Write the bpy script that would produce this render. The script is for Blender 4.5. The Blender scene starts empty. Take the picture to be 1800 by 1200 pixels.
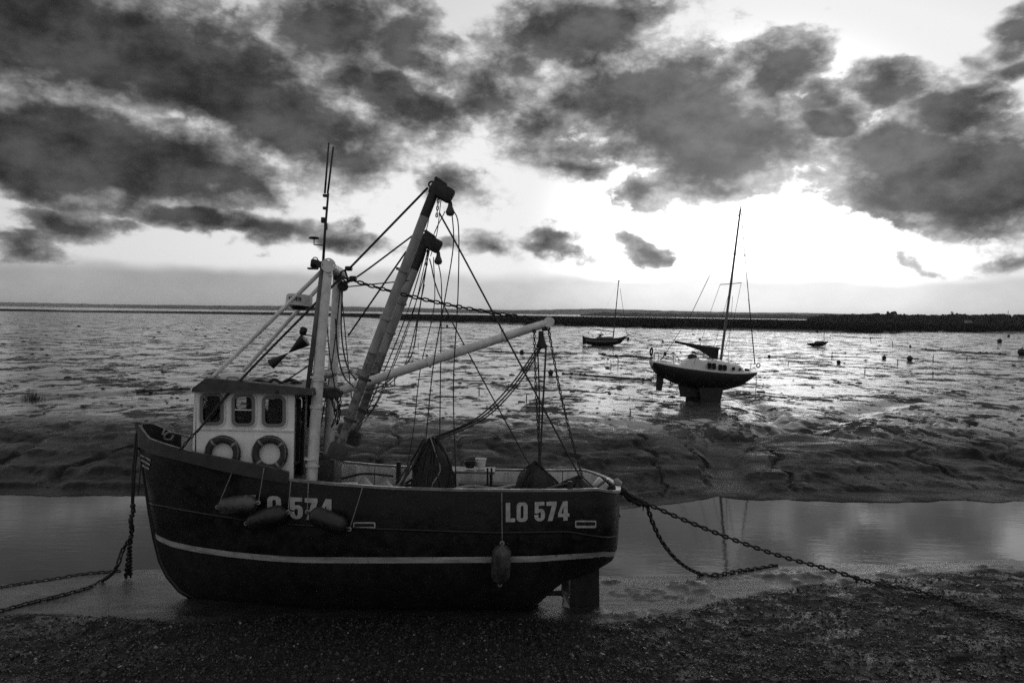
import bpy, bmesh, math, random
import numpy as np
from mathutils import Vector, Matrix

SC = bpy.context.scene
COL = SC.collection
rnd = random.Random(574)

# ------------------------------------------------------------------ camera
F_PX = 1400.0                       # focal length in photograph pixels (28 mm on a 36 mm frame)
CAM_Z = 5.7
PITCH = math.atan(50.0 / F_PX)      # horizon sits above the middle
ROLL = 0.015                        # horizon falls to the right
_F = Vector((0, math.cos(PITCH), -math.sin(PITCH)))
_R0 = Vector((1, 0, 0)); _U0 = Vector((0, math.sin(PITCH), math.cos(PITCH)))
_R = _R0 * math.cos(ROLL) + _U0 * math.sin(ROLL)
_U = _U0 * math.cos(ROLL) - _R0 * math.sin(ROLL)
CAM = Vector((0, 0, CAM_Z))

cd = bpy.data.cameras.new('camera')
cd.sensor_width = 36.0
cd.lens = 36.0 * F_PX / 1800.0
cd.clip_start = 0.1
cd.clip_end = 40000
cam = bpy.data.objects.new('camera', cd)
COL.objects.link(cam)
m = Matrix.Identity(4)
for i in range(3):
    m[i][0] = _R[i]; m[i][1] = _U[i]; m[i][2] = -_F[i]; m[i][3] = CAM[i]
cam.matrix_world = m
SC.camera = cam

def ray(px, py):
    """direction of a photograph pixel"""
    return _F + _R * ((px - 900.0) / F_PX) + _U * ((600.0 - py) / F_PX)
def on_z(px, py, z):
    d = ray(px, py); t = (z - CAM_Z) / d.z
    return CAM + d * t
def on_y(px, py, y):
    d = ray(px, py); return CAM + d * (y / d.y)
def az_el(px, py):
    d = ray(px, py).normalized()
    return math.atan2(d.x, d.y), math.asin(d.z)

# ------------------------------------------------------------------ render, exposure
SC.view_settings.view_transform = 'Standard'
SC.view_settings.look = 'None'
SC.view_settings.exposure = -0.15
SC.view_settings.gamma = 1.0
SC.view_settings.use_curve_mapping = False
SC.render.engine = 'CYCLES'
SC.cycles.max_bounces = 6
SC.cycles.transparent_max_bounces = 8
SC.cycles.use_denoising = False      # the photograph is grainy
SC.cycles.sample_clamp_indirect = 1.5
SC.cycles.caustics_reflective = False
SC.cycles.caustics_refractive = False

# ------------------------------------------------------------------ sky and sun
SUN_AZ, SUN_EL = az_el(1325, 452)
world = bpy.data.worlds.new('World'); SC.world = world
world.use_nodes = True

class N:
    """small helper to write node trees"""
    def __init__(s, tree):
        s.t = tree; s.n = tree.nodes; s.l = tree.links
    def new(s, kind, **kw):
        o = s.n.new(kind)
        for k, v in kw.items(): setattr(o, k, v)
        return o
    def put(s, sock, v):
        if hasattr(v, 'is_output') or isinstance(v, bpy.types.NodeSocket): s.l.new(v, sock)
        else: sock.default_value = v
    def math(s, op, a, b=None, c=None, clamp=False):
        o = s.n.new('ShaderNodeMath'); o.operation = op; o.use_clamp = clamp
        s.put(o.inputs[0], a)
        if b is not None: s.put(o.inputs[1], b)
        if c is not None: s.put(o.inputs[2], c)
        return o.outputs[0]
    def vmath(s, op, a, b=None):
        o = s.n.new('ShaderNodeVectorMath'); o.operation = op
        s.put(o.inputs[0], a)
        if b is not None: s.put(o.inputs[1], b)
        return o.outputs[0]
    def noise(s, vec, scale, detail=4, rough=0.55, dist=0.0, dim='3D'):
        o = s.n.new('ShaderNodeTexNoise'); o.noise_dimensions = dim
        s.l.new(vec, o.inputs['Vector'])
        o.inputs['Scale'].default_value = scale; o.inputs['Detail'].default_value = detail
        o.inputs['Roughness'].default_value = rough; o.inputs['Distortion'].default_value = dist
        return o.outputs[0]
    def smooth(s, v, a, b, lo=0.0, hi=1.0):
        o = s.n.new('ShaderNodeMapRange'); o.interpolation_type = 'SMOOTHSTEP'
        s.put(o.inputs[0], v)
        o.inputs[1].default_value = a; o.inputs[2].default_value = b
        o.inputs[3].default_value = lo; o.inputs[4].default_value = hi
        return o.outputs[0]
    def mixf(s, f, a, b):
        o = s.n.new('ShaderNodeMix'); o.data_type = 'FLOAT'
        s.put(o.inputs[0], f); s.put(o.inputs[2], a); s.put(o.inputs[3], b)
        return o.outputs[0]
    def mapping(s, vec, loc=(0, 0, 0), rot=(0, 0, 0), scale=(1, 1, 1), kind='POINT'):
        o = s.n.new('ShaderNodeMapping'); o.vector_type = kind
        s.l.new(vec, o.inputs[0])
        o.inputs[1].default_value = loc; o.inputs[2].default_value = rot; o.inputs[3].default_value = scale
        return o.outputs[0]

# cloud banks: photograph pixel of the middle, half width, half height, tilt (degrees, falling to the right), density
CLOUDS = [
 (60, 40, 330, 150, 8, 1.05), (300, 110, 360, 130, 18, .9), (130, 265, 400, 100, 6, 1.1), (390, 310, 190, 55, 6, .7),
 (470, 190, 290, 125, 28, .9), (590, 275, 130, 85, 30, .75), (600, 55, 240, 125, 0, .78), (740, 60, 120, 110, 20, .85),
 (690, 180, 200, 85, 22, .85), (870, 170, 150, 110, 10, .66), (1030, 45, 230, 85, -4, .85), (930, 110, 130, 110, 0, .66),
 (1060, 180, 170, 95, 10, .7), (1190, 200, 280, 150, 12, 1.0), (1260, 260, 230, 110, 10, .8), (1385, 115, 135, 75, -8, .9),
 (1280, 320, 200, 60, 6, .65), (950, 215, 130, 115, 10, .62), (1000, 285, 140, 60, 18, .55), (1130, 345, 140, 60, 10, .6),
 (1640, 290, 260, 105, 6, 1.0), (1770, 320, 190, 110, 8, .95), (1690, 200, 100, 60, 0, .95), (1550, 175, 150, 45, -6, .7),
 (1460, 215, 75, 48, 0, .95), (1432, 178, 80, 50, 0, .6), (1600, 350, 320, 55, 3, .6), (1450, 350, 120, 60, 0, .35), (1790, 75, 85, 55, -20, .9),
 (1795, 130, 75, 25, 0, .8), (1790, 250, 70, 60, 0, .6), (1740, 390, 150, 40, 5, .5),
 (330, 385, 150, 36, 10, .8), (460, 408, 180, 46, 8, .74), (110, 392, 140, 42, 4, .65), (50, 437, 120, 34, 2, .6),
 (610, 425, 120, 38, 6, .6), (865, 428, 100, 40, 8, .6), (975, 418, 100, 45, 10, .6), (1135, 440, 85, 38, 8, .65),
 (790, 320, 150, 62, 12, .5), (1620, 465, 90, 28, 10, .42), (1770, 470, 130, 35, 0, .45), (1300, 452, 60, 16, 0, .3), (770, 425, 60, 22, 0, .4),
]
g = N(world.node_tree)
g.n.clear()
tc = g.new('ShaderNodeTexCoord').outputs['Generated']
dirn = g.vmath('NORMALIZE', tc)
sep = g.new('ShaderNodeSeparateXYZ'); g.l.new(dirn, sep.inputs[0])
dx, dy, dz = sep.outputs
az = g.math('ARCTAN2', dx, dy)
el = g.math('ARCSINE', dz)
# slow warp so that the banks get ragged outlines
w1 = g.noise(g.mapping(dirn, scale=(1, 1, 2.0)), 7.0, 3, .58)
w2 = g.noise(g.mapping(dirn, loc=(5.2, 1.3, 8.1), scale=(1, 1, 2.0)), 7.0, 3, .58)
comb = g.new('ShaderNodeCombineXYZ')
g.l.new(g.math('MULTIPLY_ADD', w1, 0.16, g.math('SUBTRACT', az, 0.08)), comb.inputs[0])
g.l.new(g.math('MULTIPLY_ADD', w2, 0.10, g.math('SUBTRACT', el, 0.05)), comb.inputs[1])
pos = comb.outputs[0]
total = None
for (px, py, rx, ry, tilt, amp) in CLOUDS:
    a, e = az_el(px, py)
    mp = g.mapping(pos, loc=(a, e, 0), rot=(0, 0, -math.radians(tilt)), scale=(1.12 * rx / F_PX, 1.12 * ry / F_PX, 1), kind='TEXTURE')
    gr = g.new('ShaderNodeTexGradient', gradient_type='SPHERICAL'); g.l.new(mp, gr.inputs[0])
    v = g.math('MULTIPLY', gr.outputs[1], amp * 1.3)
    total = v if total is None else g.math('SMOOTH_MAX', total, v, .12)
# beyond the picture the same broken cloud goes on all round
fwd = g.math('MAXIMUM', g.math('ABSOLUTE', az), g.math('MULTIPLY', el, 1.35))
around = g.smooth(fwd, 0.62, 0.95, 0.0, 0.28)
total = g.math('ADD', total, around)
n1 = g.noise(g.mapping(dirn, scale=(1, 1, 2.0)), 11.0, 8, .60)
n2 = g.noise(g.mapping(dirn, loc=(3, 7, 1), scale=(1, 1, 1.5)), 24.0, 6, .60)
n3 = g.noise(g.mapping(dirn, loc=(1, 4, 9), scale=(1, 1, 1.6)), 13.0, 5, .58)
dens = g.math('ADD', total, g.math('MULTIPLY', g.math('SUBTRACT', n1, .5), .72))
puff = g.math('ABSOLUTE', g.math('MULTIPLY_ADD', n2, 2.0, -1.0))      # billowed edges
dens = g.math('ADD', dens, g.math('MULTIPLY', g.math('SUBTRACT', .16, puff), .48))
alpha = g.smooth(dens, .25, .50)
core = g.smooth(dens, .28, .84)
SUNV = Vector((math.sin(SUN_AZ) * math.cos(SUN_EL), math.cos(SUN_AZ) * math.cos(SUN_EL), math.sin(SUN_EL)))
dotn = g.new('ShaderNodeVectorMath', operation='DOT_PRODUCT'); g.l.new(dirn, dotn.inputs[0]); dotn.inputs[1].default_value = SUNV
near_sun = g.smooth(dotn.outputs['Value'], .72, 1.0)
sky = g.new('ShaderNodeTexSky', sky_type='NISHITA', sun_disc=False)
sky.sun_elevation = SUN_EL; sky.sun_rotation = SUN_AZ
sky.altitude = 0; sky.air_density = 1.0; sky.dust_density = 1.5; sky.ozone_density = 1.0
bw = g.new('ShaderNodeRGBToBW'); g.l.new(sky.outputs[0], bw.inputs[0])
# values below are radiances for a Background of strength 0.1
clear = g.math('MINIMUM', g.math('MULTIPLY_ADD', bw.outputs[0], .95, 4.9), 9.9)
glow = g.math('POWER', g.smooth(dotn.outputs['Value'], .955, 1.0), 1.6)   # veiled sun
clear = g.math('ADD', clear, g.math('MULTIPLY', glow, 19.0))
# low grey layer along the horizon with a lumpy top
lay = g.math('ADD', el, g.math('MULTIPLY', g.math('SUBTRACT', w1, .5), -.035))
low = g.math('MULTIPLY', g.smooth(lay, .036, .056, 1.0, 0.0), .85)
low_c = g.math('MULTIPLY', g.mixf(g.smooth(dotn.outputs['Value'], .78, 1.0), 3.5, 6.6), g.math('MULTIPLY_ADD', n3, .7, .65))
clear = g.mixf(low, clear, g.math('MINIMUM', g.math('MULTIPLY_ADD', glow, 1.5, low_c), clear))
thin = g.mixf(near_sun, 3.2, 5.0)
thick = g.mixf(near_sun, .50, .84)
tone = g.math('MULTIPLY', g.smooth(n3, .30, .70, .50, 2.0), g.math('MULTIPLY_ADD', n2, .8, .6))
cl = g.math('MULTIPLY', g.mixf(core, thin, thick), tone)
cl = g.math('MINIMUM', g.math('MULTIPLY_ADD', glow, 1.2, cl), clear)
rad = g.mixf(alpha, clear, cl)
gc = g.new('ShaderNodeCombineColor')
for i in range(3): g.l.new(rad, gc.inputs[i])
bg = g.new('ShaderNodeBackground'); bg.inputs[1].default_value = 0.1
g.l.new(gc.outputs[0], bg.inputs[0])
wo = g.new('ShaderNodeOutputWorld'); g.l.new(bg.outputs[0], wo.inputs[0])
world.cycles.sampling_method = 'MANUAL'
world.cycles.sample_map_resolution = 1024

sl = bpy.data.lights.new('sun', 'SUN'); sl.energy = 0.5; sl.angle = math.radians(160)   # the sun is wholly veiled: its light comes from a broad patch of bright cloud; sl.color = (1, 1, 1)
sun = bpy.data.objects.new('sun', sl); COL.objects.link(sun)
sun.rotation_euler = (-SUNV).to_track_quat('-Z', 'Y').to_euler()
sun.location = (40, 160, 40)

# ------------------------------------------------------------------ helpers
def grey(v): return (v, v, v, 1.0)

def vnoise(x, y, seed=0):
    """smooth value noise on arrays, 0..1"""
    xi = np.floor(x).astype(np.int64); yi = np.floor(y).astype(np.int64)
    fx = x - xi; fy = y - yi
    fx = fx * fx * fx * (fx * (fx * 6 - 15) + 10); fy = fy * fy * fy * (fy * (fy * 6 - 15) + 10)
    def h(a, b):
        n = (a * 374761393 + b * 668265263 + seed * 974634777) & 0xFFFFFFFF
        n = ((n ^ (n >> 13)) * 1274126177) & 0xFFFFFFFF
        n = (n ^ (n >> 16)) & 0xFFFFFF
        return n / float(0xFFFFFF)
    a = h(xi, yi); b = h(xi + 1, yi); c = h(xi, yi + 1); d = h(xi + 1, yi + 1)
    return (a * (1 - fx) + b * fx) * (1 - fy) + (c * (1 - fx) + d * fx) * fy
def fbm(x, y, octs=4, seed=0, gain=.5):
    s = 0; a = 1; t = 0
    for k in range(octs):
        s = s + a * vnoise(x * 2 ** k + 17.3 * k, y * 2 ** k - 9.1 * k, seed + k); t += a; a *= gain
    return s / t
def sstep(v, a, b):
    t = np.clip((v - a) / (b - a), 0, 1); return t * t * (3 - 2 * t)

def tag(o, label=None, cat=None, group=None, kind=None):
    if label: o['label'] = label
    if cat: o['category'] = cat
    if group: o['group'] = group
    if kind: o['kind'] = kind
    return o
def link_mesh(name, me, mat=None, parent=None, smooth=False):
    o = bpy.data.objects.new(name, me); COL.objects.link(o)
    if mat is not None and len(me.materials) == 0: me.materials.append(mat)
    if smooth: me.polygons.foreach_set('use_smooth', [True] * len(me.polygons))
    if parent is not None: o.parent = parent
    return o
def pyd(name, verts, faces, mat=None, parent=None, smooth=False):
    me = bpy.data.meshes.new(name); me.from_pydata([tuple(v) for v in verts], [], faces); me.update()
    return link_mesh(name, me, mat, parent, smooth)
def empty(name, loc=(0, 0, 0), rot=(0, 0, 0)):
    o = bpy.data.objects.new(name, None); COL.objects.link(o)
    o.location = loc; o.rotation_euler = rot; o.empty_display_size = .3
    return o

def pbr(name, base=.1, rough=.5, var=.0, scale=6.0, bump=0.0, bscale=40.0, metallic=0.0, streak=None, rust=0.0, ior=1.45, spec=None, coat=0.0, scuff=0.0):
    """grey painted or natural surface: colour varied by grain and grime, fine relief"""
    mt = bpy.data.materials.new(name); mt.use_nodes = True
    g = N(mt.node_tree); b = g.n['Principled BSDF']
    co = g.new('ShaderNodeTexCoord').outputs['Object']
    b.inputs['Roughness'].default_value = rough; b.inputs['Metallic'].default_value = metallic
    b.inputs['IOR'].default_value = ior
    if spec is not None: b.inputs['Specular IOR Level'].default_value = spec
    if coat: b.inputs['Coat Weight'].default_value = coat
    val = base
    if var:
        v = co if streak is None else g.mapping(co, scale=streak)
        n = g.noise(v, scale, 6, .62)
        val = g.math('MULTIPLY', base, g.smooth(n, .25, .75, 1 - var, 1 + var))
        rr = g.smooth(g.noise(co, scale * 2.3, 4), .3, .7, max(.03, rough - .15), min(1, rough + .15))
        g.l.new(rr, b.inputs['Roughness'])
    if rust:
        n = g.noise(co, 7.0, 8, .70, .6)
        val = g.mixf(g.math('MULTIPLY', g.smooth(n, .66 - rust * .25, .76 - rust * .22), .5 + rust * .4), val, .04)
    if scuff:
        n = g.noise(g.mapping(co, scale=(.5, 1, 3.2)), 2.2, 9, .72, .3); n2 = g.noise(g.mapping(co, scale=(5, 5, .5)), 1.6, 5, .6)
        val = g.math('ADD', val, g.math('MULTIPLY', g.smooth(n, .57, .70), scuff)); val = g.math('ADD', val, g.math('MULTIPLY', g.smooth(n2, .60, .72), scuff * .6))
    if var or rust:
        cc = g.new('ShaderNodeCombineColor')
        for i in range(3): g.put(cc.inputs[i], val)
        g.l.new(cc.outputs[0], b.inputs['Base Color'])
    else: b.inputs['Base Color'].default_value = grey(base)
    if bump:
        bn = g.new('ShaderNodeBump'); bn.inputs['Strength'].default_value = min(1, bump); bn.inputs['Distance'].default_value = .01
        g.l.new(g.noise(co, bscale, 5, .6), bn.inputs['Height']); g.l.new(bn.outputs[0], b.inputs['Normal'])
    return mt

# ------------------------------------------------------------------ terrain
FLAT = 0.9                          # mud flats above the water in the creek
near_px = [(-500, 1085), (0, 1028), (150, 1004), (290, 999), (600, 1005), (1060, 1013), (1250, 1009), (1370, 994), (1800, 984), (2300, 985)]
far_px = [(-500, 866), (0, 872), (250, 877), (700, 884), (1100, 892), (1180, 888), (1262, 873), (1320, 877), (1500, 880), (1800, 880), (2300, 878)]
weed_px = [(-500, 1110), (0, 1092), (330, 1100), (700, 1090), (1050, 1108), (1150, 1088), (1250, 1060), (1380, 1040), (1500, 1022), (1650, 1004), (1800, 994), (2300, 1000)]
def line_of(pts, z):
    q = [on_z(a, b, z) for a, b in pts]; q.sort(key=lambda p: p.x)
    return np.array([p.x for p in q]), np.array([p.y for p in q])
NX, NY = line_of(near_px, 0.0); FX, FY = line_of(far_px, 0.0); WX, WY = line_of(weed_px, 0.12)
def seg_dist(x, y, pts):
    """distance to a polyline and the fraction along it"""
    best = np.full(x.shape, 1e9); frac = np.zeros(x.shape); n = len(pts) - 1
    for i in range(n):
        (ax, ay), (bx, by) = pts[i], pts[i + 1]
        vx, vy = bx - ax, by - ay
        t = np.clip(((x - ax) * vx + (y - ay) * vy) / (vx * vx + vy * vy + 1e-9), 0, 1)
        d = np.hypot(x - ax - t * vx, y - ay - t * vy)
        m = d < best
        best = np.where(m, d, best); frac = np.where(m, (i + t) / n, frac)
    return best, frac
def gp(pts, z=.6): return [(on_z(a, b, z).x, on_z(a, b, z).y) for a, b in pts]
GULLIES = [  # plan line, depth at mouth, depth at head, width mouth, width head
 (gp([(1262, 880), (1292, 835), (1268, 800), (1280, 770)], .4), .22, .80, .30, .55),
 (gp([(1280, 772), (1330, 760), (1440, 752), (1500, 733), (1600, 712), (1720, 700)]), .42, .12, .8, .5),
 (gp([(1430, 754), (1370, 735), (1335, 720), (1300, 700), (1276, 693)], .8), .30, .16, .55, .35),
 (gp([(1275, 775), (1235, 768), (1160, 752), (1050, 742), (900, 738)], .8), .32, .05, .5, .5),
 (gp([(60, 700), (240, 690), (350, 688), (600, 678)], .9), .14, .08, .9, .5),
 (gp([(1000, 662), (1150, 672), (1220, 690)], .9), .10, .08, .6, .5),
]
MARSH_AZ = [az_el(p, 560)[0] for p in (-400, 0, 450, 640, 720, 1000, 1140, 1400, 1560, 1600, 1800, 2200)]
MARSH_D = [900, 760, 700, 560, 400, 312, 305, 290, 285, 330, 370, 400]
def terrain(x, y):
    """height of the ground; also weed cover of the near beach and marsh cover"""
    yn = np.interp(x, NX, NY) + .35 * (fbm(x * .8, y * .3, 3, 5) - .5) + .12 * (fbm(x * 3.1, y * 1, 3, 15) - .5)
    yf = np.interp(x, FX, FY) + 1.1 * (fbm(x * .45, x * 0 + 3, 4, 6, .6) - .5)
    yw = np.interp(x, WX, WY) + .7 * (fbm(x * 1.1, y * .6, 4, 7) - .5)
    # near side
    s = yn - y
    zn = .055 * s + .06 * sstep(s, 0, 1.2) + .035 * (fbm(x * 1.1, y * 1.6, 4, 8) - .5) * sstep(s, .05, .6)
    weed = sstep(yw - y, -.15, .25)
    zn = zn + .05 * sstep(yw - y, -.1, .5) + weed * (.13 * (fbm(x * 1.4, y * 1.8, 5, 9, .62) - .5) + .05 * (fbm(x * 6, y * 6, 3, 19) - .5))
    hum = np.maximum(fbm(x * 2.3, y * 3.0, 3, 31) - .60, 0) * sstep(x, 1.0, 2.0)
    zn = zn + hum * .28 * sstep(s, .1, .7) * (1 - weed)
    zn = np.where(s > 6, .055 * 6 + (s - 6) * .03 + zn * 0 + .1 + weed * .05 * (fbm(x * 2.6, y * 2.6, 5, 9, .6) - .5), zn)
    # creek bed
    mid = -.45 * np.clip(np.minimum(y - yn, yf - y), 0, 1.2)
    # far bank: steep foot, ledges, then the flats
    r = y - yf
    steep = np.interp(x, [-14, 4, 9, 14], [8.5, 9.5, 9.5, 13.0])
    t = np.clip(r / steep, 0, 1)
    prof = 1 - (1 - t) ** 1.7
    wx = x + 1.2 * (fbm(x * .5, y * .5, 3, 17) - .5); wy = y + 1.0 * (fbm(x * .45, y * .6, 3, 18) - .5) + .05 * x
    led = np.abs(fbm(wx * .16, wy * .62, 4, 12, .55) * 2 - 1) * 1.4 - .35
    led2 = fbm(wx * .6, wy * 1.8, 4, 13, .6) - .5
    onbank = sstep(r, .1, 1.5) * (1 - sstep(r, steep * .9, steep * 1.6))
    gd = np.ones(x.shape)
    for pts, d0, d1, w0, w1 in GULLIES[:4]:
        dist, fr_ = seg_dist(x, y, pts); gd = np.minimum(gd, 1 - .75 * np.exp(-(dist / 1.6) ** 2))
    # long ledges left by the ebb, running along the shore
    pw = prof + (.16 * (fbm(x * .13, y * .22, 3, 12) - .5) + .05 * (fbm(x * .7, y * .9, 3, 13) - .5)) * onbank
    st = pw * 4.0; fl_ = np.floor(st); fq = st - fl_
    ter = (fl_ + sstep(fq, .45, .78)) / 4.0
    zb = FLAT * (.35 * pw + .65 * ter) + onbank * gd * (.10 * led + .06 * led2) + onbank * (.07 * (fbm(x * .9, y * 1.3, 5, 14, .6) - .5) + .035 * (fbm(x * 3.3, y * 3.6, 4, 16) - .5))
    rl = 1 - np.abs(2 * fbm(wx * .42 + .8 * fbm(x * .3, y * .5, 3, 61), wy * .10, 3, 60) - 1)
    zb = zb - onbank * (.16 * sstep(rl, .86, 1.0) + .05 * sstep(1 - np.abs(2 * fbm(wx * 1.1, wy * .3, 3, 62) - 1), .85, 1.0))
    # flats: gentle swells, shallow pools, small relief that fades with distance
    fl = sstep(r, steep * .8, steep * 1.2)
    sw = (fbm(x * .07, y * .05, 3, 20) - .5) * .22 + (fbm(x * .30 + 2, y * .22, 4, 21) - .5) * .13
    fine = (fbm(x * 1.3, y * .9, 4, 22) - .5) * .07
    zb = zb + fl * (sw * .6 * np.clip(60 / y, .3, 1) + fine * np.clip(50 / y, 0, 1))
    for pts, d0, d1, w0, w1 in GULLIES:
        dist, fr = seg_dist(x + .5 * (fbm(x * .6, y * .5, 3, 40) - .5), y + .8 * (fbm(x * .5, y * .4, 3, 41) - .5), pts)
        w = w0 + (w1 - w0) * fr; dep = d0 + (d1 - d0) * fr
        cut = dep / np.sqrt(1 + (dist / w) ** 4) - .04 * dep * np.exp(-((dist - 2.1 * w) / (.8 * w)) ** 2)
        zb = zb - cut * sstep(r, .0, 1.0)
    zb = np.where(r > .05, np.maximum(zb, .02 + .03 * np.clip(r, 0, 3)), zb)
    # salt marsh
    a = np.arctan2(x, np.maximum(y, 1)); dd = np.hypot(x, y)
    md = np.interp(a, MARSH_AZ, MARSH_D)
    md = md + 26 * (fbm(x * .02, y * .02, 4, 50) - .5)
    q = dd - md
    marsh = sstep(q, -1, 3)
    zb = zb + marsh * (.55 + .5 * fbm(x * .25, y * .05, 4, 51) + np.clip((q - 5) / 600, 0, 1.2) * .7)
    left = sstep(a, -.60, -.20)
    mud_in = (1 - left) * sstep(fbm(x * .006, y * .012, 3, 52), .42, .55) * sstep(q, 20, 60)
    zb = zb - mud_in * .6; marsh = marsh * (1 - mud_in)
    drop = sstep(dd, 1050, 1150)
    zb = zb * (1 - drop) - 1.0 * drop
    z = np.where(y < yn, zn, np.where(y > yf, zb, mid))
    return z, np.where(y < yn, weed, 0.0), np.where(y > yf, marsh, 0.0)
def ground_z(x, y):
    z, _, _ = terrain(np.array([float(x)]), np.array([float(y)])); return float(z[0])
def on_ground(px, py, it=4):
    z = .3
    for _ in range(it):
        p = on_z(px, py, z); z = ground_z(p.x, p.y)
    return Vector((p.x, p.y, z))

ys = np.concatenate([np.linspace(-40, 6, 24)[:-1], np.linspace(6, 9, 14)[:-1], np.linspace(9, 25, 330)[:-1], np.linspace(25, 40, 190)[:-1],
                     40 * (300 / 40.) ** np.linspace(0, 1, 330)[:-1], 300 * (1200 / 300.) ** np.linspace(0, 1, 130)[:-1], np.array([1200, 2000, 5000, 14000])])
us = np.concatenate([np.linspace(-2.6, -.80, 40)[:-1], np.linspace(-.80, .80, 640), np.linspace(.80, 2.6, 40)[1:]])
UU, YY = np.meshgrid(us, ys)
XX = UU * np.maximum(YY, 9.0) * np.where(YY < 9, 1.0 + (9 - YY) * .12, 1.0)
ZZ, WEED, MARSH = terrain(XX, YY)
ZZ = np.where(YY > 1200, -3.0, ZZ)
nv = XX.size; nr, nc = XX.shape
me = bpy.data.meshes.new('ground')
me.vertices.add(nv); me.vertices.foreach_set('co', np.stack([XX, YY, ZZ], -1).ravel())
idx = np.arange(nv).reshape(nr, nc)
q = np.stack([idx[:-1, :-1], idx[:-1, 1:], idx[1:, 1:], idx[1:, :-1]], -1).reshape(-1, 4)
me.loops.add(q.size); me.loops.foreach_set('vertex_index', q.ravel())
me.polygons.add(len(q)); me.polygons.foreach_set('loop_start', np.arange(0, q.size, 4)); me.polygons.foreach_set('loop_total', np.full(len(q), 4))
me.update(calc_edges=True); me.validate()
me.polygons.foreach_set('use_smooth', [True] * len(q))
for nm, arr in (('weed', WEED), ('marsh', MARSH)):
    at = me.attributes.new(nm, 'FLOAT', 'POINT'); at.data.foreach_set('value', arr.ravel())

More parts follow.
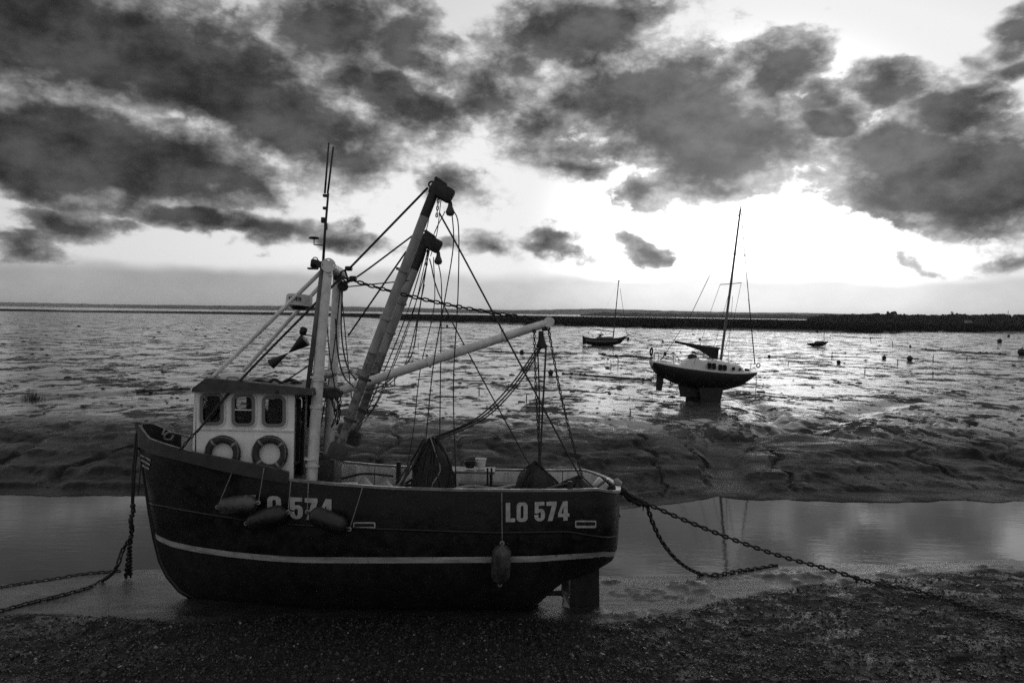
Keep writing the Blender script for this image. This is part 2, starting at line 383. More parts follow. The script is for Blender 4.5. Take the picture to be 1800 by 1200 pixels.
def mud_material():
    mt = bpy.data.materials.new('wet_mud'); mt.use_nodes = True
    g = N(mt.node_tree); b = g.n['Principled BSDF']
    geo = g.new('ShaderNodeNewGeometry'); P = geo.outputs['Position']
    sp = g.new('ShaderNodeSeparateXYZ'); g.l.new(P, sp.inputs[0])
    X, Y, Z = sp.outputs
    wa = g.new('ShaderNodeAttribute', attribute_name='weed').outputs['Fac']
    ma = g.new('ShaderNodeAttribute', attribute_name='marsh').outputs['Fac']
    flats = g.math('MULTIPLY', g.smooth(Y, 31, 36), g.math('SUBTRACT', 1.0, ma))
    # standing film of water in the hollows of the flats
    pn = g.noise(g.mapping(P, scale=(.30, .26, 1)), 1.0, 5, .62, .8)
    pn2 = g.noise(g.mapping(P, scale=(1.3, 1.0, 1)), 1.0, 6, .66, .4)
    pm = g.math('ADD', g.math('MULTIPLY', pn, .58), g.math('MULTIPLY', pn2, .42))
    rn = g.noise(g.mapping(P, scale=(.22, .34, 1)), 1.0, 5, .55, .9)
    rill = g.smooth(g.math('ABSOLUTE', g.math('SUBTRACT', rn, .5)), .008, .016, 1.0, 0.0)
    pool = g.math('MULTIPLY', g.math('MAXIMUM', g.smooth(pm, .474, .490), rill), flats)
    # wet sheen elsewhere varies
    wet = g.noise(g.mapping(P, scale=(.5, .8, .5)), 1.0, 5, .6, .3)
    rough = g.mixf(flats, g.smooth(wet, .38, .62, .36, .12), g.smooth(wet, .35, .65, .90, .65))
    bank = g.math('MULTIPLY', g.smooth(Y, 22.5, 24), g.smooth(Y, 31, 36, 1.0, 0.0))
    rough = g.mixf(bank, rough, g.smooth(wet, .38, .62, .60, .26))
    rough = g.mixf(pool, rough, .16)
    rough = g.mixf(wa, rough, g.smooth(g.noise(P, 2.2, 6, .68), .45, .60, .75, .26))
    hollow = g.math('MULTIPLY', g.smooth(g.noise(g.mapping(P, scale=(.9, 1.3, 1)), 1.0, 6, .62, .5), .53, .58), wa)
    rough = g.mixf(hollow, rough, .20)
    rough = g.mixf(ma, rough, .95)
    g.l.new(rough, b.inputs['Roughness'])
    base = g.smooth(g.noise(P, 1.3, 7, .65), .3, .7, .020, .045)
    base = g.math('MULTIPLY', base, g.mixf(bank, 1.0, .30))
    wb = g.smooth(g.noise(P, 9, 8, .7), .35, .72, .005, .022)
    base = g.mixf(wa, base, wb)
    base = g.mixf(ma, base, g.smooth(g.noise(P, .3, 5), .3, .7, .006, .016))
    cc = g.new('ShaderNodeCombineColor')
    for i in range(3): g.put(cc.inputs[i], base)
    g.l.new(cc.outputs[0], b.inputs['Base Color'])
    b.inputs['IOR'].default_value = 1.36
    g.put(b.inputs['Specular IOR Level'], g.mixf(ma, g.mixf(g.math('MULTIPLY', flats, g.math('SUBTRACT', 1.0, pool)), g.mixf(bank, g.mixf(wa, .5, .26), .12), .16), 0.0))
    # relief: lumps and worm casts on mud, stones and weed on the beach
    h1 = g.noise(g.mapping(P, scale=(2.4, 2.6, 2.0)), 1.0, 7, .68, .4)
    h2 = g.noise(P, 11.0, 5, .6)
    hb = g.math('MULTIPLY_ADD', h2, .10, g.math('MULTIPLY', h1, .50))
    hb = g.math('MULTIPLY', g.math('MULTIPLY', hb, g.mixf(flats, 1.0, 2.6)), g.mixf(pool, 1.0, .08))
    nearm = g.smooth(Y, 18, 20, 1.0, 0.0)
    hb = g.math('MULTIPLY_ADD', g.math('MULTIPLY', g.noise(P, 2.6, 7, .68, .5), nearm), .55, hb)
    # fine ripples of the far bank
    wv = g.new('ShaderNodeTexWave', wave_type='BANDS', bands_direction='Y'); g.l.new(P, wv.inputs[0])
    wv.inputs['Scale'].default_value = 1.6; wv.inputs['Distortion'].default_value = 5.0; wv.inputs['Detail'].default_value = 3; wv.inputs['Detail Scale'].default_value = 1.4
    ripple = g.math('MULTIPLY', bank, g.math('MULTIPLY', g.smooth(X, 8.0, 10.0), g.smooth(Y, 27, 29, 1.0, 0.0)))
    hb = g.math('MULTIPLY', hb, g.mixf(bank, 1.0, 1.8))
    hb = g.math('MULTIPLY_ADD', g.math('MULTIPLY', g.noise(P, 4.5, 6, .66), bank), .45, hb)
    hb = g.math('ADD', hb, g.math('MULTIPLY', g.math('MULTIPLY', wv.outputs[1], .06), ripple))
    vor = g.new('ShaderNodeTexVoronoi', feature='F1'); g.l.new(P, vor.inputs['Vector']); vor.inputs['Scale'].default_value = 15
    hw = g.math('ADD', g.math('MULTIPLY', vor.outputs[0], -.30), g.math('MULTIPLY', g.noise(P, 6, 8, .7), .9))
    hb = g.mixf(wa, hb, g.math('MULTIPLY', hw, g.mixf(hollow, 1.0, .30)))
    bn = g.new('ShaderNodeBump'); bn.inputs['Strength'].default_value = 1.0; bn.inputs['Distance'].default_value = .11
    g.l.new(hb, bn.inputs['Height']); g.l.new(bn.outputs[0], b.inputs['Normal'])
    return mt
MUD = mud_material()
ground = link_mesh('ground', me, MUD); tag(ground, kind='structure')

def water_material(name, amp, scale):
    mt = bpy.data.materials.new(name); mt.use_nodes = True
    g = N(mt.node_tree); b = g.n['Principled BSDF']
    P = g.new('ShaderNodeNewGeometry').outputs['Position']
    b.inputs['Base Color'].default_value = grey(.012); b.inputs['Roughness'].default_value = .03; b.inputs['IOR'].default_value = 1.333
    h = g.math('MULTIPLY_ADD', g.noise(g.mapping(P, scale=(.8, 1.6, 1)), scale * 3.2, 3, .5), .35, g.noise(g.mapping(P, scale=(.5, 1.3, 1)), scale, 4, .55, .3))
    calm = g.smooth(g.noise(g.mapping(P, scale=(.12, .3, 1)), 1.0, 3), .40, .62, .35, 1.0)
    bn = g.new('ShaderNodeBump'); bn.inputs['Strength'].default_value = 1.0; bn.inputs['Distance'].default_value = amp
    g.l.new(g.math('MULTIPLY', h, calm), bn.inputs['Height']); g.l.new(bn.outputs[0], b.inputs['Normal'])
    return mt
cw = pyd('creek_water', [(-90, 9.5, 0), (90, 9.5, 0), (90, 30, 0), (-90, 30, 0)], [(0, 1, 2, 3)], water_material('creek_water', .003, 3.0)); tag(cw, kind='structure')
ew = pyd('estuary_water', [(-14000, 1060, -.2), (14000, 1060, -.2), (14000, 13000, -.2), (-14000, 13000, -.2)], [(0, 1, 2, 3)], water_material('estuary_water', .15, .2)); tag(ew, kind='structure')

# ------------------------------------------------------------------ mesh builder
def frame_of(t, up=Vector((0, 0, 1))):
    t = t.normalized()
    if abs(t.dot(up)) > .95: up = Vector((1, 0, 0))
    a = t.cross(up).normalized(); b = a.cross(t).normalized()
    return a, b
class MB:
    def __init__(s): s.v = []; s.f = []
    def add(s, v, f):
        o = len(s.v); s.v += [Vector(p) for p in v]; s.f += [tuple(i + o for i in q) for q in f]; return s
    def tube(s, pts, r, n=8, cap=True):
        pts = [Vector(p) for p in pts]; rs = r if isinstance(r, (list, tuple)) else [r] * len(pts)
        v = []; f = []
        for i, p in enumerate(pts):
            t = (pts[min(i + 1, len(pts) - 1)] - pts[max(i - 1, 0)])
            a, b = frame_of(t)
            for k in range(n):
                w = 2 * math.pi * k / n; v.append(p + (a * math.cos(w) + b * math.sin(w)) * rs[i])
        for i in range(len(pts) - 1):
            for k in range(n): f.append((i * n + k, i * n + (k + 1) % n, (i + 1) * n + (k + 1) % n, (i + 1) * n + k))
        if cap: f.append(tuple(range(n - 1, -1, -1))); f.append(tuple((len(pts) - 1) * n + k for k in range(n)))
        return s.add(v, f)
    def box(s, c, size, rot=None, bev=0.0):
        c = Vector(c); x, y, z = [d / 2 for d in size]
        R = rot if rot is not None else Matrix.Identity(3)
        bm = bmesh.new(); bmesh.ops.create_cube(bm, size=1)
        for q in bm.verts: q.co = Vector((q.co.x * 2 * x, q.co.y * 2 * y, q.co.z * 2 * z))
        if bev: bmesh.ops.bevel(bm, geom=list(bm.edges), offset=bev, segments=2, affect='EDGES', profile=.6)
        bm.verts.index_update()
        s.add([R @ q.co + c for q in bm.verts], [tuple(q.index for q in fc.verts) for fc in bm.faces]); bm.free(); return s
    def lathe(s, prof, c=(0, 0, 0), axis=Vector((0, 0, 1)), n=16):
        """prof: (radius, height) list"""
        c = Vector(c); ax = Vector(axis).normalized(); a, b = frame_of(ax)
        v = []; f = []
        for r, h in prof:
            for k in range(n):
                w = 2 * math.pi * k / n; v.append(c + ax * h + (a * math.cos(w) + b * math.sin(w)) * r)
        for i in range(len(prof) - 1):
            for k in range(n): f.append((i * n + k, i * n + (k + 1) % n, (i + 1) * n + (k + 1) % n, (i + 1) * n + k))
        f.append(tuple(range(n - 1, -1, -1))); f.append(tuple((len(prof) - 1) * n + k for k in range(n)))
        return s.add(v, f)
    def torus(s, c, R, r, axis, n=28, m=10, scale=(1, 1)):
        c = Vector(c); ax = Vector(axis).normalized(); a, b = frame_of(ax)
        v = []; f = []
        for i in range(n):
            w = 2 * math.pi * i / n; d = a * math.cos(w) * scale[0] + b * math.sin(w) * scale[1]
            for k in range(m):
                q = 2 * math.pi * k / m; v.append(c + d * (R + r * math.cos(q)) + ax * (r * math.sin(q)))
        for i in range(n):
            for k in range(m): f.append((i * m + k, ((i + 1) % n) * m + k, ((i + 1) % n) * m + (k + 1) % m, i * m + (k + 1) % m))
        return s.add(v, f)
    def plate(s, outer, holes, fn, thick):
        """flat plate with holes: 2-D outlines, fn(u, v, w) puts them in space"""
        from mathutils.geometry import tessellate_polygon
        loops = [outer] + list(holes)
        tri = tessellate_polygon([[Vector((a, b, 0)) for a, b in lp] for lp in loops])
        flat = [p for lp in loops for p in lp]; n = len(flat)
        v = [fn(a, b, 0) for a, b in flat] + [fn(a, b, thick) for a, b in flat]
        f = [tuple(t) for t in tri] + [tuple(i + n for i in reversed(t)) for t in tri]
        o = 0
        for lp in loops:
            k = len(lp)
            for i in range(k): f.append((o + i, o + (i + 1) % k, n + o + (i + 1) % k, n + o + i))
            o += k
        return s.add(v, f)
    def build(s, name, mat, parent=None, smooth=False, fix=True, angle=None):
        me = bpy.data.meshes.new(name); me.from_pydata([tuple(p) for p in s.v], [], s.f)
        if fix:
            bm = bmesh.new(); bm.from_mesh(me); bmesh.ops.recalc_face_normals(bm, faces=bm.faces); bm.to_mesh(me); bm.free()
        me.update()
        o = link_mesh(name, me, mat, parent, smooth)
        if smooth and angle:
            try: me.set_sharp_from_angle(angle=math.radians(angle))
            except Exception: pass
        return o
def rrect(x0, y0, x1, y1, r, n=5):
    out = []
    for cx, cy, a0 in ((x1 - r, y1 - r, 0), (x0 + r, y1 - r, 90), (x0 + r, y0 + r, 180), (x1 - r, y0 + r, 270)):
        for i in range(n + 1):
            w = math.radians(a0 + 90 * i / n); out.append((cx + r * math.cos(w), cy + r * math.sin(w)))
    return out
def sag(a, b, d, n=10, side=Vector((0, 0, 0))):
    a = Vector(a); b = Vector(b)
    return [a.lerp(b, i / n) + Vector((0, 0, -4 * d * (i / n) * (1 - i / n))) + side * (4 * (i / n) * (1 - i / n)) for i in range(n + 1)]
def smooth_path(pts, n=6):
    """Catmull-Rom through points"""
    P = [Vector(p) for p in pts]
    if len(P) < 3: return P
    Q = [P[0] * 2 - P[1]] + P + [P[-1] * 2 - P[-2]]; out = []
    for i in range(1, len(Q) - 2):
        for k in range(n):
            t = k / n; p0, p1, p2, p3 = Q[i - 1], Q[i], Q[i + 1], Q[i + 2]
            out.append(.5 * ((2 * p1) + (p2 - p0) * t + (2 * p0 - 5 * p1 + 4 * p2 - p3) * t * t + (3 * p1 - p0 - 3 * p2 + p3) * t ** 3))
    out.append(P[-1]); return out
LINKS = {}
def link_data(length, wire, mat, wide=.62):
    key = (round(length, 4), round(wire, 4), mat.name)
    if key not in LINKS:
        mb = MB(); h = length / 2 - length * wide / 2 * .95; R = length * wide / 2 - wire
        pts = []
        for i in range(7):
            w = -math.pi / 2 + math.pi * i / 6; pts.append(Vector((h + R * math.cos(w), R * math.sin(w), 0)))
        for i in range(7):
            w = math.pi / 2 + math.pi * i / 6; pts.append(Vector((-h + R * math.cos(w), R * math.sin(w), 0)))
        n = len(pts); m = 6; v = []; f = []
        for i, p in enumerate(pts):
            t = (pts[(i + 1) % n] - pts[i - 1]).normalized(); a = t.cross(Vector((0, 0, 1))).normalized()
            for k in range(m):
                q = 2 * math.pi * k / m; v.append(p + a * (wire * math.cos(q)) + Vector((0, 0, wire * math.sin(q))))
        for i in range(n):
            for k in range(m): f.append((i * m + k, ((i + 1) % n) * m + k, ((i + 1) % n) * m + (k + 1) % m, i * m + (k + 1) % m))
        mb.add(v, f)
        me = bpy.data.meshes.new('link'); me.from_pydata([tuple(p) for p in mb.v], [], mb.f); me.update()
        me.materials.append(mat); me.polygons.foreach_set('use_smooth', [True] * len(me.polygons)); LINKS[key] = me
    return LINKS[key]
def chain(path, length, wire, mat, parent, offset=Vector((0, 0, 0)), tilt=.25):
    """links of a chain along a path, each its own object"""
    P = [Vector(p) for p in path]; cum = [0]
    for a, b in zip(P, P[1:]): cum.append(cum[-1] + (b - a).length)
    pitch = length - 2.1 * wire; n = max(2, int(cum[-1] / pitch)); me = link_data(length, wire, mat); out = []
    for i in range(n):
        s = (i + .5) * cum[-1] / n; j = 0
        while j < len(P) - 2 and cum[j + 1] < s: j += 1
        t = (s - cum[j]) / max(1e-6, cum[j + 1] - cum[j]); p = P[j].lerp(P[j + 1], t); d = (P[j + 1] - P[j]).normalized()
        a, b = frame_of(d)
        w = tilt + (math.pi / 2 if i % 2 else 0) + rnd.uniform(-.15, .15)
        yv = a * math.cos(w) + b * math.sin(w); zv = d.cross(yv)
        M = Matrix.Identity(4)
        for k in range(3): M[k][0] = d[k]; M[k][1] = yv[k]; M[k][2] = zv[k]; M[k][3] = (p - offset)[k]
        o = bpy.data.objects.new('link', me); COL.objects.link(o); o.matrix_basis = M; o.parent = parent; out.append(o)
    return out

# lettering drawn as plates; width and outlines in units of the cap height
def arc(cx, cy, rx, ry, a0, a1, n=8):
    return [(cx + rx * math.cos(math.radians(a0 + (a1 - a0) * i / n)), cy + ry * math.sin(math.radians(a0 + (a1 - a0) * i / n))) for i in range(n + 1)]
GLYPH = {
 'L': (.46, [(0, 0), (.46, 0), (.46, .19), (.22, .19), (.22, 1), (0, 1)], []),
 'O': (.54, rrect(0, 0, .54, 1, .20), [rrect(.20, .17, .34, .83, .07)]),
 '5': (.52, [(.02, 1), (.49, 1), (.49, .81), (.21, .81), (.20, .63)] + arc(.28, .40, .24, .26, 70, 0, 5) + arc(.26, .26, .26, .26, 0, -180, 10) + [(0, .34), (.20, .34), (.20, .24)] + arc(.26, .22, .06, .07, 180, 360, 4) + arc(.26, .40, .06, .08, 0, 170, 4) + [(.19, .40), (.01, .42)], []),
 '7': (.50, [(0, 1), (.50, 1), (.50, .82), (.29, 0), (.06, 0), (.27, .79), (0, .79)], []),
 '4': (.56, [(.24, 1), (.47, 1), (.47, .37), (.56, .37), (.56, .19), (.47, .19), (.47, 0), (.26, 0), (.26, .19), (0, .19), (0, .38)], [[(.27, .37), (.27, .74), (.15, .37)]]),
 'K': (.62, [(0, 0), (.2, 0), (.2, .32), (.27, .42), (.40, 0), (.62, 0), (.40, .60), (.60, 1), (.38, 1), (.2, .62), (.2, 1), (0, 1)], []),
 'D': (.58, [(0, 0), (.28, 0)] + arc(.28, .5, .30, .5, -90, 90, 8) + [(0, 1)], [[(.2, .2), (.2, .8)] + arc(.26, .5, .13, .3, 90, -90, 6)]),
 'E': (.46, [(0, 0), (.46, 0), (.46, .19), (.2, .19), (.2, .41), (.42, .41), (.42, .59), (.2, .59), (.2, .81), (.46, .81), (.46, 1), (0, 1)], []),
 'N': (.62, [(0, 0), (.19, 0), (.19, .58), (.42, 0), (.62, 0), (.62, 1), (.43, 1), (.43, .42), (.2, 1), (0, 1)], []),
}
def lettering(text, fn, thick, gap=.07, space=.26):
    """fn(u 0..1, v 0..1, w) places the whole word"""
    w = 0; items = []
    for ch in text:
        if ch == ' ': w += space; continue
        if ch == '|': w += .14; continue
        gw, o, h = GLYPH[ch]; items.append((w, o, h)); w += gw + gap
    w -= gap; mb = MB()
    for x0, o, h in items:
        mb.plate(o, h, lambda a, b, c, x0=x0: fn((x0 + a) / w, b, c), thick)
    return mb

# ------------------------------------------------------------------ materials of the boats
M_HULL = pbr('black_hull_paint', .008, .45, .75, 2.2, .5, 12, streak=(.6, 1, 1.6), scuff=.014)
M_BOTTOM = pbr('antifouling', .010, .65, .65, 2.5, .5, 18, streak=(1, 1, .4), scuff=.012)
M_STRIPE = pbr('white_boot_stripe', .36, .5, .40, 4.0, .1, 30, streak=(.5, 1, 3), rust=.42)
M_LETTER = pbr('letter_paint', .38, .55, .25, 9.0, .1, 40, rust=.25)
M_WHITE = pbr('white_paint', .80, .42, .14, 2.2, .08, 20, streak=(1, 1, .35))
M_SPAR = pbr('spar_paint', .60, .45, .22, 5.0, .15, 25, rust=.10)
M_SPAR_OLD = pbr('flaking_spar_paint', .17, .55, .35, 6.0, .4, 30, rust=.75)
M_DERRICK = pbr('derrick_paint', .24, .5, .30, 5.0, .25, 25, streak=(1, 1, .3), rust=.30)
M_RUST = pbr('rusty_steel', .045, .75, .5, 7.0, .7, 35)
M_BLACK = pbr('black_steel', .012, .55, .3, 6.0, .3, 30)
M_ROOF = pbr('dark_roof_paint', .020, .55, .4, 4.0, .2, 25)
M_FRAME = pbr('window_frame', .62, .4, .15, 8.0)
M_ROPE = pbr('wire_rope', .018, .6, .3, 20, .4, 120)
M_CORD = pbr('pale_cord', .20, .8, .3, 20, .4, 150)
M_RING = pbr('life_ring_cover', .032, .6, .35, 8.0, .3, 40)
M_TAPE = pbr('pale_tape', .22, .6, .2, 9.0)
M_PANEL = pbr('inner_bulwark_paint', .55, .55, .28, 4.0, .2, 25, streak=(1.5, 1, .3), rust=.15)
M_RAIL = pbr('rail_cap', .17, .32, .4, 5.0, .2, 25)
M_DECK = pbr('deck', .05, .5, .4, 5.0, .3, 30)
M_NET = pbr('fishing_net', .020, .85, .5, 25.0, 1.0, 90)
M_TARP = pbr('tarpaulin', .26, .5, .25, 5.0, .5, 14)
M_FENDER = pbr('fender_rubber', .05, .42, .75, 5.0, .3, 30, scuff=.16)
M_FENDER_D = pbr('dark_fender_rubber', .014, .45, .5, 6.0, .2, 30)
M_PLASTIC = pbr('white_plastic', .62, .4, .08, 6.0)
M_CHAIN = pbr('chain_iron', .018, .6, .4, 14, .5, 60)
M_GASKET = pbr('gasket', .16, .6)
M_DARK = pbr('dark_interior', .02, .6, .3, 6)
def glass_material(name, tint, refl=1.2):
    mt = bpy.data.materials.new(name); mt.use_nodes = True
    g = N(mt.node_tree); g.n.clear()
    fr = g.new('ShaderNodeFresnel'); fr.inputs[0].default_value = refl
    tr = g.new('ShaderNodeBsdfTransparent'); tr.inputs[0].default_value = grey(tint)
    gl = g.new('ShaderNodeBsdfGlossy'); gl.inputs[0].default_value = grey(.9); gl.inputs[1].default_value = .02
    mx = g.new('ShaderNodeMixShader'); g.l.new(fr.outputs[0], mx.inputs[0]); g.l.new(tr.outputs[0], mx.inputs[1]); g.l.new(gl.outputs[0], mx.inputs[2])
    o = g.new('ShaderNodeOutputMaterial'); g.l.new(mx.outputs[0], o.inputs[0]); return mt
M_GLASS = glass_material('window_glass', .82)
M_GLASS_DARK = glass_material('dark_window_glass', .25)

# ================================================================== the fishing boat
BOAT = empty('fishing_boat', (0, 15.0, 0.10), (math.radians(-4.0), 0, 0))
tag(BOAT, 'black fishing trawler with white wheelhouse and registration LO 574, aground beside the creek', 'fishing boat')
BM = Matrix.Translation((0, 15.0, .10)) @ Matrix.Rotation(math.radians(-4.0), 4, 'X'); BI = BM.inverted()
_c = BI @ CAM
def L(px, py, y):
    d = BI.to_3x3() @ ray(px, py); return _c + d * ((y - _c.y) / d.y)
def B(p): return BM @ Vector(p)
# profile: stem, keel, counter (x, z) in the middle plane
prof = [L(a, b, 0) for a, b in ((246, 750), (251, 800), (258, 850), (265, 900), (273, 945), (283, 985), (296, 1012), (318, 1038), (350, 1056))]
prof = [(p.x, p.z) for p in prof]
zk0 = prof[-1][1]
prof += [(L(450, 1060, 0).x, zk0 * .4 - .06), (L(650, 1060, 0).x, -.10), (L(930, 1060, 0).x, -.06), (L(955, 1040, 0).x, .18), (L(985, 1022, 0).x, L(985, 1022, 0).z),
         (L(1040, 1003, 0).x, L(1040, 1003, 0).z), (L(1073, 985, 0).x, L(1073, 985, 0).z), (L(1082, 972, 0).x, L(1082, 972, 0).z), (L(1084, 940, 0).x, L(1084, 940, 0).z), (L(1085, 858, 0).x, L(1085, 858, 0).z)]
PX = np.array([p[0] for p in prof]); PZ = np.array([p[1] for p in prof])
for i in range(1, len(PX)):
    if PX[i] <= PX[i - 1]: PX[i] = PX[i - 1] + .002
XB, XS = float(PX[0]), float(PX[-1])
def hb(x):
    u = (x - XB) / (XS - XB)
    a = math.sin(math.pi / 2 * min(1, max(0, u) / .40)) ** .60 if u > 0 else 0
    tp = 1.47 - .14 * max(0, (u - .5) / .5) ** 1.6
    if u > .915: a *= max(0, 1 - min(1, ((u - .915) / .085)) ** 3.4) ** (1 / 2.4)
    return tp * a
sheer_px = [(250, 782), (262, 790), (300, 800), (345, 811), (400, 824), (460, 836), (515, 845), (545, 848), (600, 853), (690, 859), (800, 862), (900, 863), (1000, 863), (1050, 861), (1091, 856)]
def _sheer():
    out = []
    for a, b in sheer_px:
        p = L(a, b, 0)
        for _ in range(8): p = L(a, b, -hb(p.x))
        out.append((p.x, p.z))
    return np.array(out)
SH = _sheer()
def zt(x): return float(np.interp(x, SH[:, 0], SH[:, 1]))
def zk(x): return min(float(np.interp(x, PX, PZ)), zt(x) - .01) if x > XB + 1e-4 else zt(x) - .001
def Gs(u, t):
    t = min(1, max(0, t))
    bow = t ** .85; mid = (1 - (1 - t) ** 2.8) ** .62
    w = min(1, max(0, u / .42)); w = w * w * (3 - 2 * w)
    return bow * (1 - w) + mid * w
def hy(x, z):
    k, t = zk(x), zt(x); u = (x - XB) / (XS - XB)
    return max(.012, hb(x) * Gs(u, (z - k) / max(.02, t - k)))
def on_hull(px, py, side=-1):
    p = L(px, py, side * 1.2)
    for _ in range(14): p = L(px, py, side * (.5 * abs(p.y) + .5 * hy(p.x, p.z)))
    return p
xs = np.concatenate([XB + (np.linspace(0, 1, 26) ** 1.5) * 1.6, np.linspace(XB + 1.6, XS - 1.0, 40)[1:], XS - 1.0 + (1 - (1 - np.linspace(0, 1, 26)) ** 1.9)[1:] * 1.0])
NT = 22
def shell(t_of, name, mat, off=0.0, parent=BOAT, sides=(-1, 1), x_range=None):
    """strip of the hull skin between two heights: t_of(x) -> (z0, z1)"""
    for sd in sides:
        v = []; f = []; rows = 0
        for x in xs:
            if x_range and not (x_range[0] <= x <= x_range[1]): continue
            z0, z1 = t_of(x); rows += 1
            for j in range(NT + 1):
                z = z0 + (z1 - z0) * (j / NT) ** 1.3
                v.append((x, sd * (hy(x, z) + off), z))
        for i in range(rows - 1):
            for j in range(NT): f.append((i * (NT + 1) + j, (i + 1) * (NT + 1) + j, (i + 1) * (NT + 1) + j + 1, i * (NT + 1) + j + 1))
        yield v, f
stripe_px = [(273, 941), (300, 955), (345, 965), (400, 973), (450, 978), (520, 983), (650, 984), (870, 983), (1000, 978), (1060, 973), (1089, 968)]
SP = np.array([(p.x, p.z) for p in [on_hull(a, b) for a, b in stripe_px]]); SP = SP[np.argsort(SP[:, 0])]
def zs(x): return float(np.interp(x, SP[:, 0], SP[:, 1]))
mb = MB()
for v, f in shell(lambda x: (max(zk(x), min(zs(x), zt(x) - .01)), zt(x)), '', None): mb.add(v, f)
hull = mb.build('hull', M_HULL, BOAT, True)
mb = MB()
for v, f in shell(lambda x: (zk(x), max(zk(x) + .001, min(zs(x) - .002, zt(x) - .012))), '', None): mb.add(v, f)
mb.build('hull_bottom', M_BOTTOM, hull, True)
mb = MB()
for v, f in shell(lambda x: (max(zk(x), zs(x) - .055), max(zk(x) + .001, zs(x) + .055)), '', None, .007, x_range=(L(273, 941, 0).x, XS)): mb.add(v, f)
mb.build('boot_stripe', M_STRIPE, hull, True)
# rubbing strake
rub_px = [(262, 884), (290, 890), (350, 901), (435, 914), (520, 922), (660, 929), (870, 936), (1000, 934), (1089, 930)]
RP = np.array([(p.x, p.z) for p in [on_hull(a, b) for a, b in rub_px]]); RP = RP[np.argsort(RP[:, 0])]
for sd in (-1, 1):
    pts = []
    for x in np.linspace(RP[0, 0] + .02, XS - .002, 60):
        z = float(np.interp(x, RP[:, 0], RP[:, 1])); pts.append((x, sd * (hy(x, z) + .004), z))
    MB().tube(pts, .022, 6).build('rubbing_strake', M_HULL, BOAT, True)
# rail cap along the sheer
x_step = L(512, 845, -1.2).x
for sd in (-1, 1):
    pts = [(x, sd * max(.0, hb(x) - .03), zt(x) + .012) for x in np.linspace(x_step + .02, XS - .001, 70)]
    v = []; f = []
    for i, p in enumerate(pts):
        p = Vector(p); q = Vector(pts[min(i + 1, len(pts) - 1)]) - Vector(pts[max(i - 1, 0)]); nrm = Vector((-q.y, q.x, 0)).normalized()
        for a, b in ((-.045, -.02), (.045, -.02), (.045, .022), (-.045, .022)): v.append(p + nrm * a + Vector((0, 0, b)))
    for i in range(len(pts) - 1):
        for k in range(4): f.append((i * 4 + k, i * 4 + (k + 1) % 4, (i + 1) * 4 + (k + 1) % 4, (i + 1) * 4 + k))
    f += [(0, 1, 2, 3), tuple(len(v) - 4 + k for k in range(4))]
    MB().add(v, f).build('rail_cap', M_RAIL, BOAT)
# raised bow bulwark, a stout plank band proud of the skin
bul_px = [(246, 748), (262, 770), (300, 783), (345, 795), (400, 806), (450, 816), (500, 826), (508, 830)]
BP = []
for a, b in bul_px:
    p = L(a, b, 0)
    for _ in range(8): p = L(a, b, -hb(p.x) - .03)
    BP.append((p.x, p.z))
BP = np.array(BP)
def zr(x): return float(np.interp(x, BP[:, 0], BP[:, 1]))
x_e = L(516, 845, -1.2).x
for sd in (-1, 1):
    v = []; f = []; st = [x for x in xs if x <= x_e]
    if st[-1] < x_e - .02: st.append(x_e)
    for x in st:
        top = zr(x) if x < BP[-1, 0] else zt(x) + (zr(BP[-1, 0]) - zt(BP[-1, 0])) * max(0, 1 - (x - BP[-1, 0]) / max(.01, x_e - BP[-1, 0]))
        y = hb(x)
        for o, z in ((.035, zt(x) - .05), (.05, top), (-.03, top + .004), (-.03, zt(x) - .05)): v.append((x, sd * max(.012, y + o), max(z, zt(x) - .05)))
    for i in range(len(st) - 1):
        for k in range(4): f.append((i * 4 + k, i * 4 + (k + 1) % 4, (i + 1) * 4 + (k + 1) % 4, (i + 1) * 4 + k))
    f += [(0, 1, 2, 3), tuple(len(v) - 4 + k for k in range(4))]
    MB().add(v, f).build('bow_bulwark', pbr('bow_bulwark_paint', .035, .5, .3, 4, .2, 25) if sd < 0 else M_HULL, BOAT)
# stem post
MB().tube([(p[0] - .01, 0, p[1]) for p in prof[:9]], [.05] * 9, 8).build('stem_post', M_HULL, BOAT, True)
MB().tube([L(243, 742, 0), L(249, 790, 0)], [.075, .06], 8).build('stem_head', M_HULL, BOAT, True)
# three white slashes at the bow
for k in range(3):
    a = (247 + k * 1.5, 797 + k * 9); b = (265 - k * 1.2, 807 + k * 7.5)
    fn = lambda u, w_, c, a=a, b=b: (lambda p: Vector((p.x, p.y - .012 - c, p.z)))(on_hull(a[0] + (b[0] - a[0]) * u, a[1] + (b[1] - a[1]) * u + 3.6 * (1 - w_)))
    MB().plate([(0, 0), (.5, 0), (1, 0), (1, 1), (.5, 1), (0, 1)], [], fn, .006).build('bow_slash', M_LETTER, hull)
# registration numbers
def number(x0, y0, x1, y1, h, text):
    fn = lambda u, v, c: (lambda p: Vector((p.x, p.y - .012 - c, p.z)))(on_hull(x0 + (x1 - x0) * u, y0 + (y1 - y0) * u - h * v))
    o = lettering(text, fn, .006).build('registration_number', M_LETTER, BOAT); o['label'] = 'registration number LO 574 in pale capitals'
number(440, 907, 587, 915, 38, 'L|O 574')
number(889, 917, 1001, 914, 34, 'LO 574')
